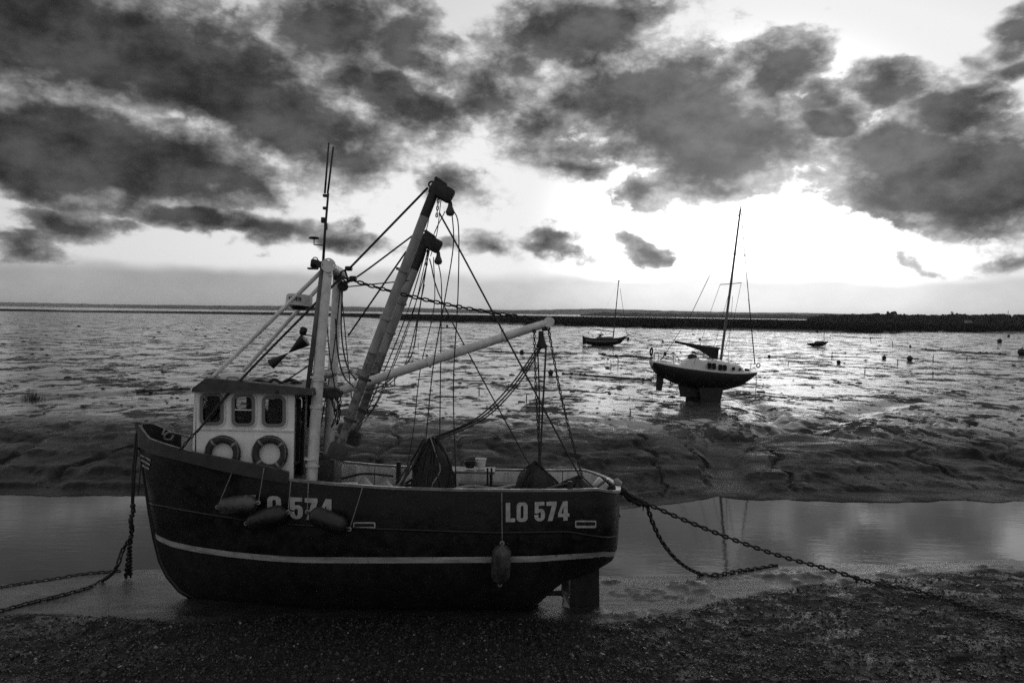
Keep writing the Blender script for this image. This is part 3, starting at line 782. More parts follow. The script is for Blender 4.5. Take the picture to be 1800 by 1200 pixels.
# freeing ports
for (a, b, c, d) in ((621, 917, 660, 929), (790, 918, 832, 929), (1011, 914, 1048, 927)):
    fn = lambda u, v, w_, a=a, b=b, c=c, d=d: (lambda p: Vector((p.x, p.y - .008 - w_, p.z)))(on_hull(a + (c - a) * u, d + (b - d) * v))
    port = MB().plate(rrect(0, 0, 1, 1, .12), [rrect(.05, .30, .95, .80, .06)], fn, .008).build('freeing_port', M_HULL if a == 790 else M_LETTER, BOAT)
    MB().plate(rrect(.05, .30, .95, .80, .06), [], fn, .002).build('port_flap', M_BLACK, port)
# deck and inner bulwark
dv = []; df = []; dst = [x for x in xs if XB + .5 < x < XS - .06]
for x in dst: z = zt(x) - .62; dv += [(x, -(hy(x, z) - .05), z), (x, hy(x, z) - .05, z)]
for i in range(len(dst) - 1): df.append((2 * i, 2 * i + 2, 2 * i + 3, 2 * i + 1))
MB().add(dv, df).build('deck', M_DECK, BOAT, fix=False)
for sd in (-1, 1):
    pan = np.linspace(x_step + .25, XS - .18, 15)
    for a, b in zip(pan, pan[1:]):
        v = []; f = []
        for k in range(5):
            x = a + .008 + (b - a - .016) * k / 4; v += [(x, sd * max(.02, hb(x) - .055), zt(x) - .012), (x, sd * max(.02, hy(x, zt(x) - .6) - .055), zt(x) - .60), (x, sd * max(.01, hb(x) - .085), zt(x) - .012), (x, sd * max(.01, hy(x, zt(x) - .6) - .085), zt(x) - .60)]
        for k in range(4):
            o = k * 4; f += [(o, o + 4, o + 5, o + 1), (o + 2, o + 3, o + 7, o + 6), (o, o + 2, o + 6, o + 4), (o + 1, o + 5, o + 7, o + 3)]
        f += [(0, 1, 3, 2), (16, 18, 19, 17)]
        MB().add(v, f).build('bulwark_panel', M_PANEL, BOAT)
    for a in pan[1:-1:2]:
        MB().box((a, sd * (hb(a) - .115), zt(a) - .31), (.05, .07, .60), bev=.006).build('bulwark_frame', M_PANEL, BOAT)
# foredeck and its white coaming inside the bow
fv = []; ff = []; fst = [x for x in xs if XB + .25 < x < x_e + .3]
for x in fst: fv += [(x, -max(.03, hb(x) - .04), zt(x) - .12), (x, max(.03, hb(x) - .04), zt(x) - .12)]
for i in range(len(fst) - 1): ff.append((2 * i, 2 * i + 2, 2 * i + 3, 2 * i + 1))
MB().add(fv, ff).build('foredeck', M_DECK, BOAT, fix=False)
MB().box((L(345, 790, .55).x - .25, .62, zt(L(345, 790, 0).x) + .10), (.62, .06, .30), bev=.01).build('foredeck_locker', M_PANEL, BOAT)
MB().tube(smooth_path([L(285, 765, .25), L(292, 752, .35), L(305, 758, .4), L(300, 772, .3), L(288, 770, .2), L(296, 760, .25), L(320, 764, .5), L(340, 770, .5)]), .022, 6).build('deck_rope', M_CORD, BOAT, True)

# rudder and propeller
rv = [L(a, b, -.04) for a, b in ((1003, 1016), (1053, 996), (1054, 1072), (1000, 1074))]
MB().add([p for p in rv] + [p + Vector((0, .08, 0)) for p in rv], [(0, 1, 2, 3), (7, 6, 5, 4), (0, 4, 5, 1), (1, 5, 6, 2), (2, 6, 7, 3), (3, 7, 4, 0)]).build('rudder', M_BOTTOM, BOAT)
MB().tube([L(950, 1042, 0), L(998, 1042, 0)], .05, 8).build('propeller_shaft', M_RUST, BOAT, True)
hubp = L(994, 1042, 0)
prop = MB().lathe([(.075, -.08), (.085, 0), (.05, .09), (.0, .12)], hubp, Vector((1, 0, 0)), 12).build('propeller', M_SPAR_OLD, BOAT, True)
for k in range(4):
    w = k * math.pi / 2 + .5; r = Vector((0, math.cos(w), math.sin(w))); s_ = Vector((0, -math.sin(w), math.cos(w)))
    v = []
    for i in range(5):
        for sg in (-1, 1):
            rad = .06 + .30 * i / 4; wid = .13 * math.sin(math.pi * (.2 + .75 * i / 4))
            v.append(hubp + r * rad + s_ * (sg * wid) + Vector((sg * .06, 0, 0)))
    v2 = [p + Vector((.015, 0, 0)) for p in v]; f = []
    for i in range(4): o = 2 * i; f += [(o, o + 1, o + 3, o + 2), (o + 10, o + 12, o + 13, o + 11), (o, o + 2, o + 12, o + 10), (o + 1, o + 11, o + 13, o + 3)]
    f += [(0, 10, 11, 1), (8, 9, 19, 18)]
    MB().add(v + v2, f).build('blade', M_SPAR_OLD, prop)

# ---- wheelhouse
YW = .80
def W(px, py, w=0.0): return L(px, py, -YW + w)
wl, wr, wt_, wb_ = 344, 518, 684, 862
wins = [(355, 693, 391, 744), (411, 695, 446, 746), (464, 697, 500, 747)]
def wall_fn(u, v, w): p = W(u, v); return Vector((p.x, p.y + w, p.z))
outer = [(345, 684), (518, 688), (514, 868), (345, 818)]
holes = [rrect(a, b, c, d, 9) for a, b, c, d in wins]
house = MB().plate(outer, holes, wall_fn, .05).build('wheelhouse_side', M_WHITE, BOAT)
holes_far = [rrect(a + 4, b + 3, c - 7, d - 15, 5) for a, b, c, d in wins]
MB().plate(outer, holes_far, lambda u, v, w: Vector((W(u, v).x, YW - w, W(u, v).z)), .05).build('wheelhouse_side', M_WHITE, BOAT)
for sd in (-1, 1):
    for a, b, c, d in (wins if sd < 0 else [(a + 4, b + 3, c - 7, d - 15) for a, b, c, d in wins]):
        fn = lambda u, v, w, sd=sd: Vector((W(u, v).x, sd * (YW + .022 - w), W(u, v).z))
        fr = MB().plate(rrect(a - 6, b - 5, c + 6, d + 6, 13), [rrect(a + 1, b + 1, c - 1, d - 1, 8)], fn, .05).build('window_frame', M_FRAME, BOAT)
        MB().plate(rrect(a - 3, b - 2.5, c + 3, d + 3, 11), [rrect(a + 2.5, b + 2.5, c - 2.5, d - 2.5, 7)], lambda u, v, w, sd=sd: Vector((W(u, v).x, sd * (YW + .034 - w), W(u, v).z)), .03).build('frame_gasket', M_GASKET, fr)
        MB().plate(rrect(a, b, c, d, 8), [], lambda u, v, w, sd=sd: Vector((W(u, v).x, sd * (YW - .02 - w), W(u, v).z)), .004).build('pane', M_GLASS, fr)
a, b, c, d = wins[1]
MB().box((W(428.5, 720.5).x, -YW - .02, W(428.5, 720).z), ((c - a) * .0103, .02, .02)).build('window_bar', M_FRAME, BOAT)
# front: three panes in an angled front with dark frames
zf0, zf1 = W(345, 818).z, W(345, 684).z
xf = W(345, 700).x
front = [(xf, -YW), (xf - .10, -YW + .30), (xf - .10, YW - .30), (xf, YW)]
for i in range(3):
    (ax, ay), (bx, by) = front[i], front[i + 1]
    d_ = Vector((bx - ax, by - ay, 0)); ln = d_.length; d_.normalize(); nr_ = Vector((d_.y, -d_.x, 0))
    fn = lambda u, v, w, ax=ax, ay=ay, d_=d_, nr_=nr_: Vector((ax - .10 * max(0, (v - .9) / 1.0) * 0, ay, zf0 + v)) + d_ * u + nr_ * (-w)
    H = zf1 - zf0
    hl = rrect(.03, H - .70, ln - .03, H - .06, .05)
    MB().plate([(0.002, 0), (ln - .002, 0), (ln - .002, H), (.002, H)], [hl], fn, .04).build('wheelhouse_front', M_WHITE, BOAT)
    fr = MB().plate(rrect(.012, H - .73, ln - .012, H - .03, .06), [rrect(.05, H - .68, ln - .05, H - .08, .05)], lambda u, v, w, fn=fn: fn(u, v, w - .015), .02).build('window_frame', M_BLACK, BOAT)
    MB().plate(hl, [], lambda u, v, w, fn=fn: fn(u, v, .02 + w), .004).build('pane', M_GLASS_DARK, fr)
# aft bulkhead with the dark doorway
xa = W(517, 700).x
fnA = lambda u, v, w: Vector((xa - .03 * (zf1 - zf0 - v) * 0 - w, u, zf0 + v))
MB().plate([(-YW + .052, -.45), (YW - .052, -.45), (YW - .052, zf1 - zf0), (-YW + .052, zf1 - zf0)], [rrect(-.62, -.40, -.02, zf1 - zf0 - .12, .04), rrect(.15, zf1 - zf0 - .75, .6, zf1 - zf0 - .12, .06)], fnA, .05).build('aft_bulkhead', pbr('weathered_wood', .045, .6, .5, 5, .4, 30, streak=(1, 1, .15)), BOAT)
MB().box((xa - .3, -.33, (zf0 + zf1) / 2 - .05), (.62, .03, zf1 - zf0 - .25), bev=.01).build('door', M_DARK, BOAT)
for sd in (-1, 1):  # dark plates added inside the walls: the house's inner shade put into colour
    MB().plate(outer, holes if sd < 0 else holes_far, lambda u, v, w, sd=sd: Vector((W(u, v).x, sd * (YW - .053 - w), W(u, v).z)), .008).build('interior_shade_plate', M_DARK, BOAT)
# floor, helm seat, console
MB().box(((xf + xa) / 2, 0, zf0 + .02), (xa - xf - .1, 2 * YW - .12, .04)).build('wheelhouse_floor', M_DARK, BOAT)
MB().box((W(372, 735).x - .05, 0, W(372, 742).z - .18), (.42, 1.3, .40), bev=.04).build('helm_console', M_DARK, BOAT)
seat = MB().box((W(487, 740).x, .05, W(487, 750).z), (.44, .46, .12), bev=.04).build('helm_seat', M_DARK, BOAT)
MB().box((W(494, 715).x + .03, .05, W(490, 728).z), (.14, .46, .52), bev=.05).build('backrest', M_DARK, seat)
MB().tube([(W(487, 750).x, .05, zf0 + .03), (W(487, 750).x, .05, W(487, 752).z)], .05, 8).build('pedestal', M_DARK, seat)
# ledge under the windows
MB().box(((W(345, 754).x + W(517, 757).x) / 2, -YW - .012, W(430, 755.5).z), (W(517, 755).x - W(345, 755).x, .022, .028), rot=Matrix.Rotation(math.radians(.4), 3, 'Y')).build('side_trim', M_FRAME, BOAT)
# visor roof
def RP_(px, py, y): return L(px, py, y)
yo = YW + .16
t0 = [RP_(337, 683, -yo), RP_(362, 664, -yo + .10), RP_(548, 683, -yo + .10), RP_(549, 694, -yo), RP_(337, 689, -yo)]
rv = []
for p in t0: rv.append(p)
for p in t0: rv.append(Vector((p.x, -p.y, p.z)))
ctr = [Vector(((t0[1].x), 0, t0[1].z + .05)), Vector((t0[2].x, 0, t0[2].z + .05))]
rv += ctr
rf = [(0, 1, 2, 3, 4), (9, 8, 7, 6, 5), (0, 5, 6, 11 - 1, 1), (1, 10, 11, 2), (10, 6, 7, 11), (2, 11, 7, 8, 3), (3, 8, 9, 4), (4, 9, 5, 0)]
roof = MB().add(rv, rf).build('roof', M_ROOF, BOAT)
MB().box(L(487, 688, -yo - .02), (.07, .03, .07), bev=.012).build('side_lamp', M_BLACK, roof)
# life raft case on the roof
mbx = MB().box(L(413, 662, -.62), (.43, .36, .16), bev=.05); mbx.build('equipment_case', M_PLASTIC, roof, True, angle=50)
MB().tube(smooth_path([L(398, 669, -.82), L(400, 663, -.83), L(409, 662, -.83), L(417, 663, -.83), L(419, 670, -.82)], 4), .012, 6).build('case_handle', pbr('grey_plastic', .25, .5), roof, True)
for k, (pp, r) in enumerate((([(440, 672), (455, 668), (470, 672), (482, 667), (495, 673)], .03), ([(460, 676), (480, 678), (505, 676), (520, 670)], .025), ([(495, 674), (505, 668), (517, 669), (530, 676)], .035), ([(450, 674), (468, 676), (488, 672), (512, 677), (535, 676)], .03))):
    MB().tube(smooth_path([L(a, b, -.5 + .15 * k) for a, b in pp]), r, 7).build('hose', M_BLACK, roof, True)
# pole running from aft of the house up the gantry (grey conduit)
MB().tube([L(541, 682, -.62), L(568, 460, -.60)], .045, 8).build('conduit_post', pbr('dull_steel', .10, .5, .3, 6), BOAT, True)

# ---- gantry
GY = .55
lg = []
for sd, pts in ((-1, [(547, 862), (553, 760), (563, 610), (575, 478)]), (1, [(575, 838), (579, 760), (587, 620), (594, 480)])):
    P_ = [L(a, b, sd * GY) for a, b in pts]
    leg = MB().tube([P_[0], P_[1], P_[2], P_[3]], [.108, .105, .10, .095], 18).build('gantry_leg', M_SPAR, BOAT, True, angle=40)
    lg.append(P_)
    for (cx, cy) in ((556, 663), (547, 806), (549, 818)) if sd < 0 else ():
        p = L(cx, cy, sd * GY); MB().lathe([(.108, -.02), (.135, -.018), (.135, .018), (.108, .02)], p, (P_[3] - P_[0]), 18).build('leg_band', M_SPAR, leg, True, angle=30)
top = L(577, 466, -GY); top2 = Vector((top.x, GY, top.z))
MB().tube([top + Vector((0, -.10, -.02)), top2 + Vector((0, .1, -.02))], .10, 16).build('gantry_crossbar', M_SPAR, BOAT, True, angle=40)
disc = [(.132 * math.cos(a), .132 * math.sin(a)) for a in np.linspace(0, 2 * math.pi, 29)[:-1]]
slots = [rrect(-.024, .088, .024, .104, .005, 2), rrect(-.112, -.022, -.096, .022, .005, 2), rrect(.096, -.022, .112, .022, .005, 2)]
MB().plate(disc, slots, lambda u, v, w: L(577, 466, -GY - .13) + Vector((u, w, v)), .025).build('crossbar_end_plate', M_SPAR, BOAT)
MB().box(L(576, 481, -GY), (.16, .16, .12), bev=.02).build('gantry_bracket', M_SPAR, BOAT)
for sd, (a, b) in ((-1, ((565, 477), (376, 661))), (1, ((572, 492), (423, 657)))):
    MB().tube([L(*a, sd * GY * .8), L(*b, sd * .55)], .040, 10).build('gantry_strut', M_SPAR, BOAT, True, angle=40)
# horizontal tie half-way with swivel for the boom
MB().tube([L(556, 660, -GY), L(586, 655, GY)], .09, 12).build('gantry_tie', M_SPAR_OLD, BOAT, True, angle=40)
MB().tube([L(563, 690, -.2), L(592, 686, .0)], [.10, .09], 12).build('boom_swivel', M_SPAR_OLD, BOAT, True, angle=40)
MB().box(L(583, 690, -.1), (.30, .34, .20), bev=.04).build('gooseneck', M_RUST, BOAT)
# masthead poles and instruments
MB().tube([L(568, 462, -.60), L(571, 410, -.60), L(577, 340, -.60)], [.026, .024, .02], 8).build('antenna_post', M_BLACK, BOAT, True)
for (a, b), (c, d) in (((571, 340), (578, 251)), ((576, 340), (586, 258))):
    MB().tube([L(a, b, -.60), L(c, d, -.60)], [.020, .017], 8).build('whip_antenna', M_BLACK, BOAT, True)
for (a, b, w_, h_) in ((572, 344, .09, .05), (571, 366, .07, .05), (568, 387, .07, .10), (573, 398, .06, .12), (563, 465, .12, .12)):
    MB().box(L(a, b, -.60), (w_, .08, h_), bev=.012).build('antenna_clamp', M_BLACK, BOAT)
gps = MB().lathe([(.0, -.012), (.085, -.008), (.105, .006), (.08, .024), (.0, .034)], L(552, 419, -.60), Vector((0, 0, 1)), 16).build('mushroom_antenna', M_BLACK, BOAT, True)
MB().tube([L(552, 419, -.60), L(552, 430, -.60), L(568, 431, -.60)], .012, 6).build('antenna_arm', M_BLACK, gps)
sp_ = MB().lathe([(.04, -.12), (.075, -.10), (.085, .0), (.07, .05)], L(551, 463, -.58), Vector((-1, -.2, .1)), 14).build('searchlight', M_BLACK, BOAT, True, angle=40)
MB().box(L(550, 472, -.58), (.19, .12, .03), bev=.01).build('lamp_base', M_BLACK, sp_)
MB().torus(L(554, 457, -.62), .05, .01, Vector((0, 1, 0)), 14, 6).build('lamp_handle', M_BLACK, sp_)
# radar scanner
rc = L(526, 528, -.25)
radar = MB().lathe([(.235, -.115), (.262, -.105), (.258, -.085), (.25, -.08), (.245, .07), (.225, .105), (.16, .118), (0, .122)], rc, Vector((.07, 0, 1)), 32).build('radar_scanner', pbr('radar_white', .42, .4, .08, 5), BOAT, True, angle=45)
MB().lathe([(.13, -.05), (.18, .0)], rc + Vector((.02, 0, -.125)), Vector((0, 0, 1)), 16).build('radar_base', M_BLACK, radar)
MB().tube([rc + Vector((.05, 0, -.15)), L(566, 542, -.55)], .03, 8).build('radar_bracket', M_SPAR_OLD, radar)
def kfn(u, v, w):
    a = math.radians(-99) + math.radians(58) * (u - .5); r = .251 + w; return rc + Vector((r * math.cos(a) + .012, r * math.sin(a), (v - .5) * .075 + .012 - (u - .5) * .01))
lettering('KODEN', kfn, .003, .10).build('maker_lettering', M_BLACK, radar)['label'] = 'black maker lettering on the radar dome'
# black day shape: two cones point to point
c0, c1, c2 = L(476, 640, -.5), L(507, 620, -.5), L(537, 597, -.5)
a0 = L(489, 650 - 4, -.5)
shp = MB().lathe([(.10, 0), (.006, (c1 - c0).length)], c0, (c1 - c0), 18).build('day_shape', M_BLACK, BOAT, True, angle=40)
MB().lathe([(.006, 0), (.135, (c2 - c1).length)], c1, (c2 - c1), 18).build('upper_cone', M_BLACK, shp, True, angle=40)
MB().lathe([(.05, -.07), (.07, -.03), (.07, .05), (.04, .08)], L(533, 582, -.5), Vector((.3, 0, 1)), 12).build('fog_horn', M_BLACK, BOAT, True)
MB().tube([L(533, 588, -.5), L(548, 590, -.55)], .014, 6).build('horn_arm', M_BLACK, BOAT)
# spreader lamps and blocks at the gantry head
for a, b in ((613, 472), (621, 489), ):
    lamp = MB().box(L(a, b, -.25), (.13, .14, .08), bev=.025).build('deck_lamp', M_BLACK, BOAT, True, angle=50)
    MB().tube([L(a - 5, b + 2, -.25), L(a - 13, b + 6, -.25), L(597, 486, -.2)], .018, 6).build('lamp_arm', M_BLACK, lamp)
MB().tube([L(606, 474, -.25), L(612, 492, -.25)], .02, 6).build('lamp_bar', M_BLACK, BOAT)
MB().box(L(594, 484, .3), (.14, .30, .20), bev=.03).build('gantry_cheek', M_BLACK, BOAT)
MB().lathe([(.05, -.05), (.10, -.045), (.10, .045), (.05, .05)], L(603, 503, .45), Vector((0, 1, 0)), 16).build('hanging_block', M_BLACK, BOAT, True, angle=40)

# ---- boom with its chain, and the two derricks
bo0, bo1 = L(583, 692, 0), L(962, 567, 0)
boom = MB().tube([bo0, bo0.lerp(bo1, .35), bo0.lerp(bo1, .7), bo1], [.085, .09, .088, .078], 18).build('boom', M_SPAR, BOAT, True, angle=40)
MB().lathe([(.0, -.03), (.10, -.03), (.10, .03), (.0, .03)], L(965, 566, -.05), Vector((.25, 1, 0)), 20).build('boom_end_plate', M_SPAR, boom, True, angle=40)
MB().box(L(957, 576, 0), (.10, .10, .12), bev=.02).build('boom_shackle', M_BLACK, boom)
ct = MB().tube([L(597, 485, 0), L(602, 487, 0)], .03, 6).build('topping_chain', M_CHAIN, BOAT)
chain(sag(L(601, 487, 0), L(958, 562, 0), .10, 16), .14, .016, M_CHAIN, ct)
def derrick(y, base, mid, knee, head, r):
    p = [L(*q, y) for q in (base, mid, knee, head)]
    low = MB().tube([p[0], p[1]], [r * .86, r], 16).build('derrick', M_SPAR_OLD, BOAT, True, angle=40)
    MB().tube([p[1], p[2]], r * .995, 16).build('derrick_spar', M_DERRICK, low, True, angle=40)
    MB().tube([p[2], p[3]], [r * 1.03, r * 1.0], 16).build('derrick_head', M_BLACK, low, True, angle=40)
    d = (p[3] - p[0]).normalized(); s_ = Vector((d.z, 0, -d.x))
    MB().box(p[3] + s_ * .13 - d * .03, (.46, .20, .28), rot=Matrix.Rotation(math.radians(28), 3, 'Y'), bev=.07).build('head_block', M_BLACK, low, True, angle=50)
    MB().box(p[3] + s_ * .05 + d * .13, (.26, .14, .07), rot=Matrix.Rotation(math.radians(34), 3, 'Y'), bev=.025).build('head_cap', M_BLACK, low, True, angle=50)
    MB().torus(p[3] - s_ * .09 + d * .03, .055, .018, Vector((0, 1, 0)), 14, 6).build('head_eye', M_BLACK, low, True)
    bl = p[3] + s_ * .25 - d * .02 + Vector((.04, 0, -.24))
    k = MB().lathe([(.02, .10), (.035, .08), (.045, 0), (.07, -.06), (.085, -.11), (.06, -.16), (0, -.18)], bl, Vector((0, 0, 1)), 14).build('hanging_pulley', M_RUST, low, True, angle=50)
    chain([bl + Vector((-.03, 0, .10)), bl + Vector((-.03, 0, .2))], .07, .010, M_CHAIN, k)
    cc = p[3] - d * .12 + s_ * .10
    ch = MB().torus(cc, .03, .010, Vector((0, 1, 0)), 12, 6).build('head_chain', M_CHAIN, low, True)
    chain(sag(cc, cc - d * .38 + s_ * .10, .02, 6), .085, .011, M_CHAIN, ch)
    # heel fitting
    MB().box(p[0] + d * .08, (.34, .26, .30), rot=Matrix.Rotation(.3, 3, 'Y'), bev=.05).build('derrick_heel', M_RUST, low, True, angle=50)
    return p, d, s_, bl
dn, dd_, ds_, bln = derrick(-.92, (592, 800), (655, 620), (746, 381), (766, 330), .090)
df_, _, _, blf = derrick(.92, (618, 775), (672, 620), (728, 474), (748, 421), .094)
MB().tube([L(603, 755, -.92), L(628, 742, .92)], .11, 12).build('derrick_crosshead', M_RUST, BOAT, True, angle=40)
MB().lathe([(.16, -.14), (.19, -.13), (.19, .13), (.16, .14)], L(572, 815, -.30), Vector((0, 1, 0)), 18).build('winch_drum', M_RUST, BOAT, True, angle=40)
MB().torus(L(571, 814, -.46), .045, .018, Vector((0, 1, 0)), 16, 6).build('winch_ring', M_TAPE, BOAT, True)
MB().box(L(574, 838, -.2), (.45, .7, .75), bev=.06).build('winch_bed', M_BLACK, BOAT, True, angle=50)

# ---- rigging wires: each polyline is (pixel, pixel, depth in the boat)
def wire(pts, r=.009, mat=None, n=5, smooth=True, name='rigging_wire'):
    P_ = [L(a, b, y) for a, b, y in pts]; r *= 1.25
    return MB().tube(smooth_path(P_, 5) if smooth else P_, r, n, False).build(name, mat or M_ROPE, BOAT, True)
for pts, r in (
  ([(752, 330, -.92), (612, 474, -.30)], .018), ([(727, 413, .92), (640, 478, .5), (600, 503, .4)], .015), ([(714, 442, -.85), (612, 590, .30)], .014),
  ([(718, 493, -.85), (610, 504, .4)], .010),
  ([(600, 487, -.45), (430, 660, -.80), (345, 760, -.98)], .019), ([(546, 640, -.6), (486, 680, -.5)], .012), ([(486, 652, -.5), (462, 660, -.3)], .008),
  ([(590, 560, -.5), (594, 620, -.5), (604, 660, -.5), (622, 680, -.7)], .012), ([(602, 510, -.4), (600, 580, -.4), (609, 640, -.5), (626, 668, -.7)], .012),
  ([(577, 480, -.5), (577, 600, -.5), (592, 700, -.5)], .010), ([(598, 510, .4), (586, 620, .3), (560, 770, .2)], .010), ([(600, 510, .4), (612, 640, .4), (618, 700, .6)], .009),
  ([(782, 372, -.92), (760, 420, -.9), (735, 520, -.9), (665, 700, -.9), (628, 746, -.9)], .008), ([(794, 368, -.92), (797, 430, -.9), (783, 520, -.8), (762, 640, -.7), (749, 768, -.6)], .009),
  ([(796, 367, -.92), (806, 400, -.92), (805, 520, -.8), (797, 676, -.7), (801, 830, -.7)], .009), ([(772, 374, -.92), (820, 462, -.9), (986, 775, -.6), (1022, 842, -.6)], .014),
  ([(755, 455, .92), (782, 540, .6), (912, 783, .5), (938, 826, .9)], .011), ([(768, 452, .92), (776, 500, .7), (775, 600, .5), (773, 770, .3)], .009),
  ([(762, 452, .92), (763, 540, .6), (739, 648, .3), (727, 755, 0), (714, 830, -.2)], .008),
  ([(746, 440, .92), (700, 560, .92), (640, 705, .92), (622, 748, .9)], .010), ([(749, 440, .92), (712, 560, .9), (655, 700, .9), (633, 744, .9)], .010), ([(752, 440, .92), (723, 560, .9), (672, 690, .8), (640, 742, .8)], .008),
  ([(754, 440, .92), (735, 560, .8), (725, 620, .7), (705, 650, .6), (668, 680, .5), (640, 684, .5)], .011), ([(746, 500, .8), (722, 610, .6), (700, 660, .5), (660, 690, .4)], .009),
  ([(944, 612, -.1), (905, 668, -.3), (862, 715, -.5), (820, 745, -.6), (752, 772, -.6)], .013), ([(948, 612, -.1), (908, 672, -.3), (864, 720, -.5), (820, 748, -.6), (756, 774, -.6)], .013), ([(951, 612, -.05), (913, 673, -.2), (866, 724, -.4), (822, 751, -.5), (760, 776, -.6)], .012),
  ([(960, 606, -.1), (955, 700, -.15), (949, 815, -.2)], .015), ([(945, 612, .1), (948, 700, .1), (947, 815, .0)], .012),
  ([(748, 770, -.6), (728, 815, -.7), (704, 852, -.8)], .016), ([(745, 772, -.6), (722, 812, -.3), (695, 850, -.3)], .014),
  ([(760, 350, -.92), (745, 420, -.4), (710, 500, .5)], .007), ([(775, 352, -.92), (768, 410, .2), (757, 450, .8)], .007),
): wire(pts, r)
for pts, ln, w_ in (([(939, 582, -.1), (942, 680, -.1), (946, 760, -.1), (950, 820, -.1)], .085, .010), ([(964, 578, -.1), (985, 690, -.2), (1010, 790, -.3), (1024, 838, -.4)], .095, .012), ([(318, 790, -1.0), (332, 772, -.99), (346, 758, -.98)], .10, .013), ([(583, 700, -.3), (590, 730, -.35), (583, 750, -.3)], .10, .013), ([(592, 700, -.3), (597, 725, -.35), (592, 745, -.3)], .10, .013), ([(600, 690, -.3), (596, 715, -.4), (587, 722, -.3)], .10, .013)):
    P_ = smooth_path([L(*q) for q in pts]); o = MB().torus(P_[0], .03, .012, Vector((0, 1, 0)), 12, 6).build('hanging_chain', M_CHAIN, BOAT); chain(P_, ln, w_, M_CHAIN, o)
# fall block under the boom end
fb = MB().lathe([(.03, .13), (.05, .10), (.07, .02), (.105, -.08), (.10, -.12), (.0, -.14)], L(952, 600, -.05), Vector((0, 0, 1)), 14).build('fall_block', M_BLACK, BOAT, True, angle=50)
MB().box(L(951, 588, -.05), (.10, .10, .14), bev=.02).build('block_shackle', M_BLACK, fb)
# shiny wire at the stern quarter and dark lump of lashings at the stern rail
MB().box(L(1056, 852, .3), (.26, .10, .20), rot=Matrix.Rotation(.7, 3, 'Y'), bev=.02).build('stern_bracket', M_SPAR, BOAT)
MB().tube([L(1084, 866, -.4), L(1088, 850, .1), L(1084, 846, .4)], .07, 8).build('stern_fairlead', M_BLACK, BOAT, True)
# sorting table amidships
tb = MB().box(L(826, 826, .45), (1.0, .75, .05), bev=.012).build('sorting_table', pbr('table_grey', .12, .5, .3, 4), BOAT)
for a, b in ((800, 862), (862, 858)):
    for y_ in (.15, .75): MB().tube([L(a, 828, y_), L(a + 1, 862, y_)], .022, 6).build('table_leg', M_BLACK, tb)
for a in (857, 864): MB().tube([L(a, 822, -.2), L(a, 868, -.2)], .022, 6).build('deck_post', M_BLACK, BOAT)
MB().box(L(855, 853, .75), (1.1, .5, .10), bev=.02).build('deck_bench', M_RUST, BOAT)

for k, (a, b, y_, w_, h_) in enumerate(((700, 850, .9, .5, .3), (878, 852, .8, .45, .34), (985, 850, .7, .40, .36), (612, 850, .7, .42, .30))):
    p = L(a, b, y_); MB().box((p.x, y_, zt(p.x) - .61 + h_ / 2), (w_, .45, h_), rot=Matrix.Rotation(.1 * k, 3, 'Z'), bev=.02).build('deck_locker', M_PANEL if k % 2 else M_DECK, BOAT)
for pts in ([(690, 858, -.9), (720, 852, -.5), (745, 858, -.2), (790, 850, .2)], [(800, 858, -1.0), (830, 854, -.7), (870, 858, -.9), (905, 852, -.5)], [(960, 860, -.9), (1000, 850, -.6), (1040, 858, -.4), (1062, 846, 0)], [(596, 842, .2), (640, 832, .4), (690, 836, .8)]):
    wire(pts, .022, M_CORD if pts[0][0] == 800 else M_ROPE, 6, name='deck_hawser')
for a, y_ in ((1002, -1.15), (930, 1.1), (700, 1.2)):
    p = L(a, 860, y_); MB().tube([(p.x, y_, zt(p.x) - .6), (p.x, y_, zt(p.x) + .14)], .05, 10).build('bollard', M_BLACK, BOAT, True, angle=40)

def collar(a, b, t, r, parent, mat):
    p = a.lerp(b, t); d = (b - a).normalized(); MB().lathe([(r, -.03), (r + .022, -.025), (r + .022, .025), (r, .03)], p, d, 16).build('spar_collar', mat, parent, True, angle=30)
    MB().box(p + frame_of(d)[1] * (r + .03), (.05, .03, .05), bev=.008).build('spar_lug', M_BLACK, parent)
for t in (.12, .45, .80): collar(bo0, bo1, t, .09, boom, M_SPAR)
for P_ in (dn, df_):
    for t in (.25, .6): collar(P_[1], P_[2], t, .093, BOAT, M_DERRICK)
    for t in (.35, .75): collar(P_[0], P_[1], t, .090, BOAT, M_RUST)
for t in (.3, .62): collar(lg[0][1], lg[0][2], t, .102, BOAT, M_SPAR)

# ---- gear hanging on and lying in the fishing boat: things of their own
def life_ring(px, py, lab):
    c = L(px, py, -YW - .075); t = empty('life_ring', B(c), BOAT.rotation_euler)
    tag(t, lab, 'life ring', 'life rings on the wheelhouse side')
    mb = MB().torus((0, 0, 0), .262, .072, Vector((0, 1, 0)), 40, 12)
    for p in mb.v: p.y *= .75
    mb.build('ring', M_RING, t, True)
    for k in range(4):
        w = math.radians(40 + 90 * k); d = Vector((math.cos(w), 0, math.sin(w))); tn = Vector((-math.sin(w), 0, math.cos(w)))
        m2 = MB().tube([d * .262 - tn * .02, d * .262 + tn * .02], .076, 14)
        for p in m2.v: p.y *= .78
        m2.build('tape_band', M_TAPE, t, True, angle=40)
    for k in range(4):
        a0, a1 = math.radians(40 + 90 * k), math.radians(130 + 90 * k)
        pts = [Vector((math.cos(a0 + (a1 - a0) * i / 8) * (.33 - .03 * math.sin(math.pi * i / 8)), -.06, math.sin(a0 + (a1 - a0) * i / 8) * (.33 - .03 * math.sin(math.pi * i / 8)))) for i in range(9)]
        MB().tube(pts, .008, 5).build('grab_line', M_CORD, t, True)
    return t
life_ring(391, 797, 'dark life ring on white wheelhouse side, nearer the bow')
life_ring(474, 797, 'dark life ring on white wheelhouse side, nearer the mast')

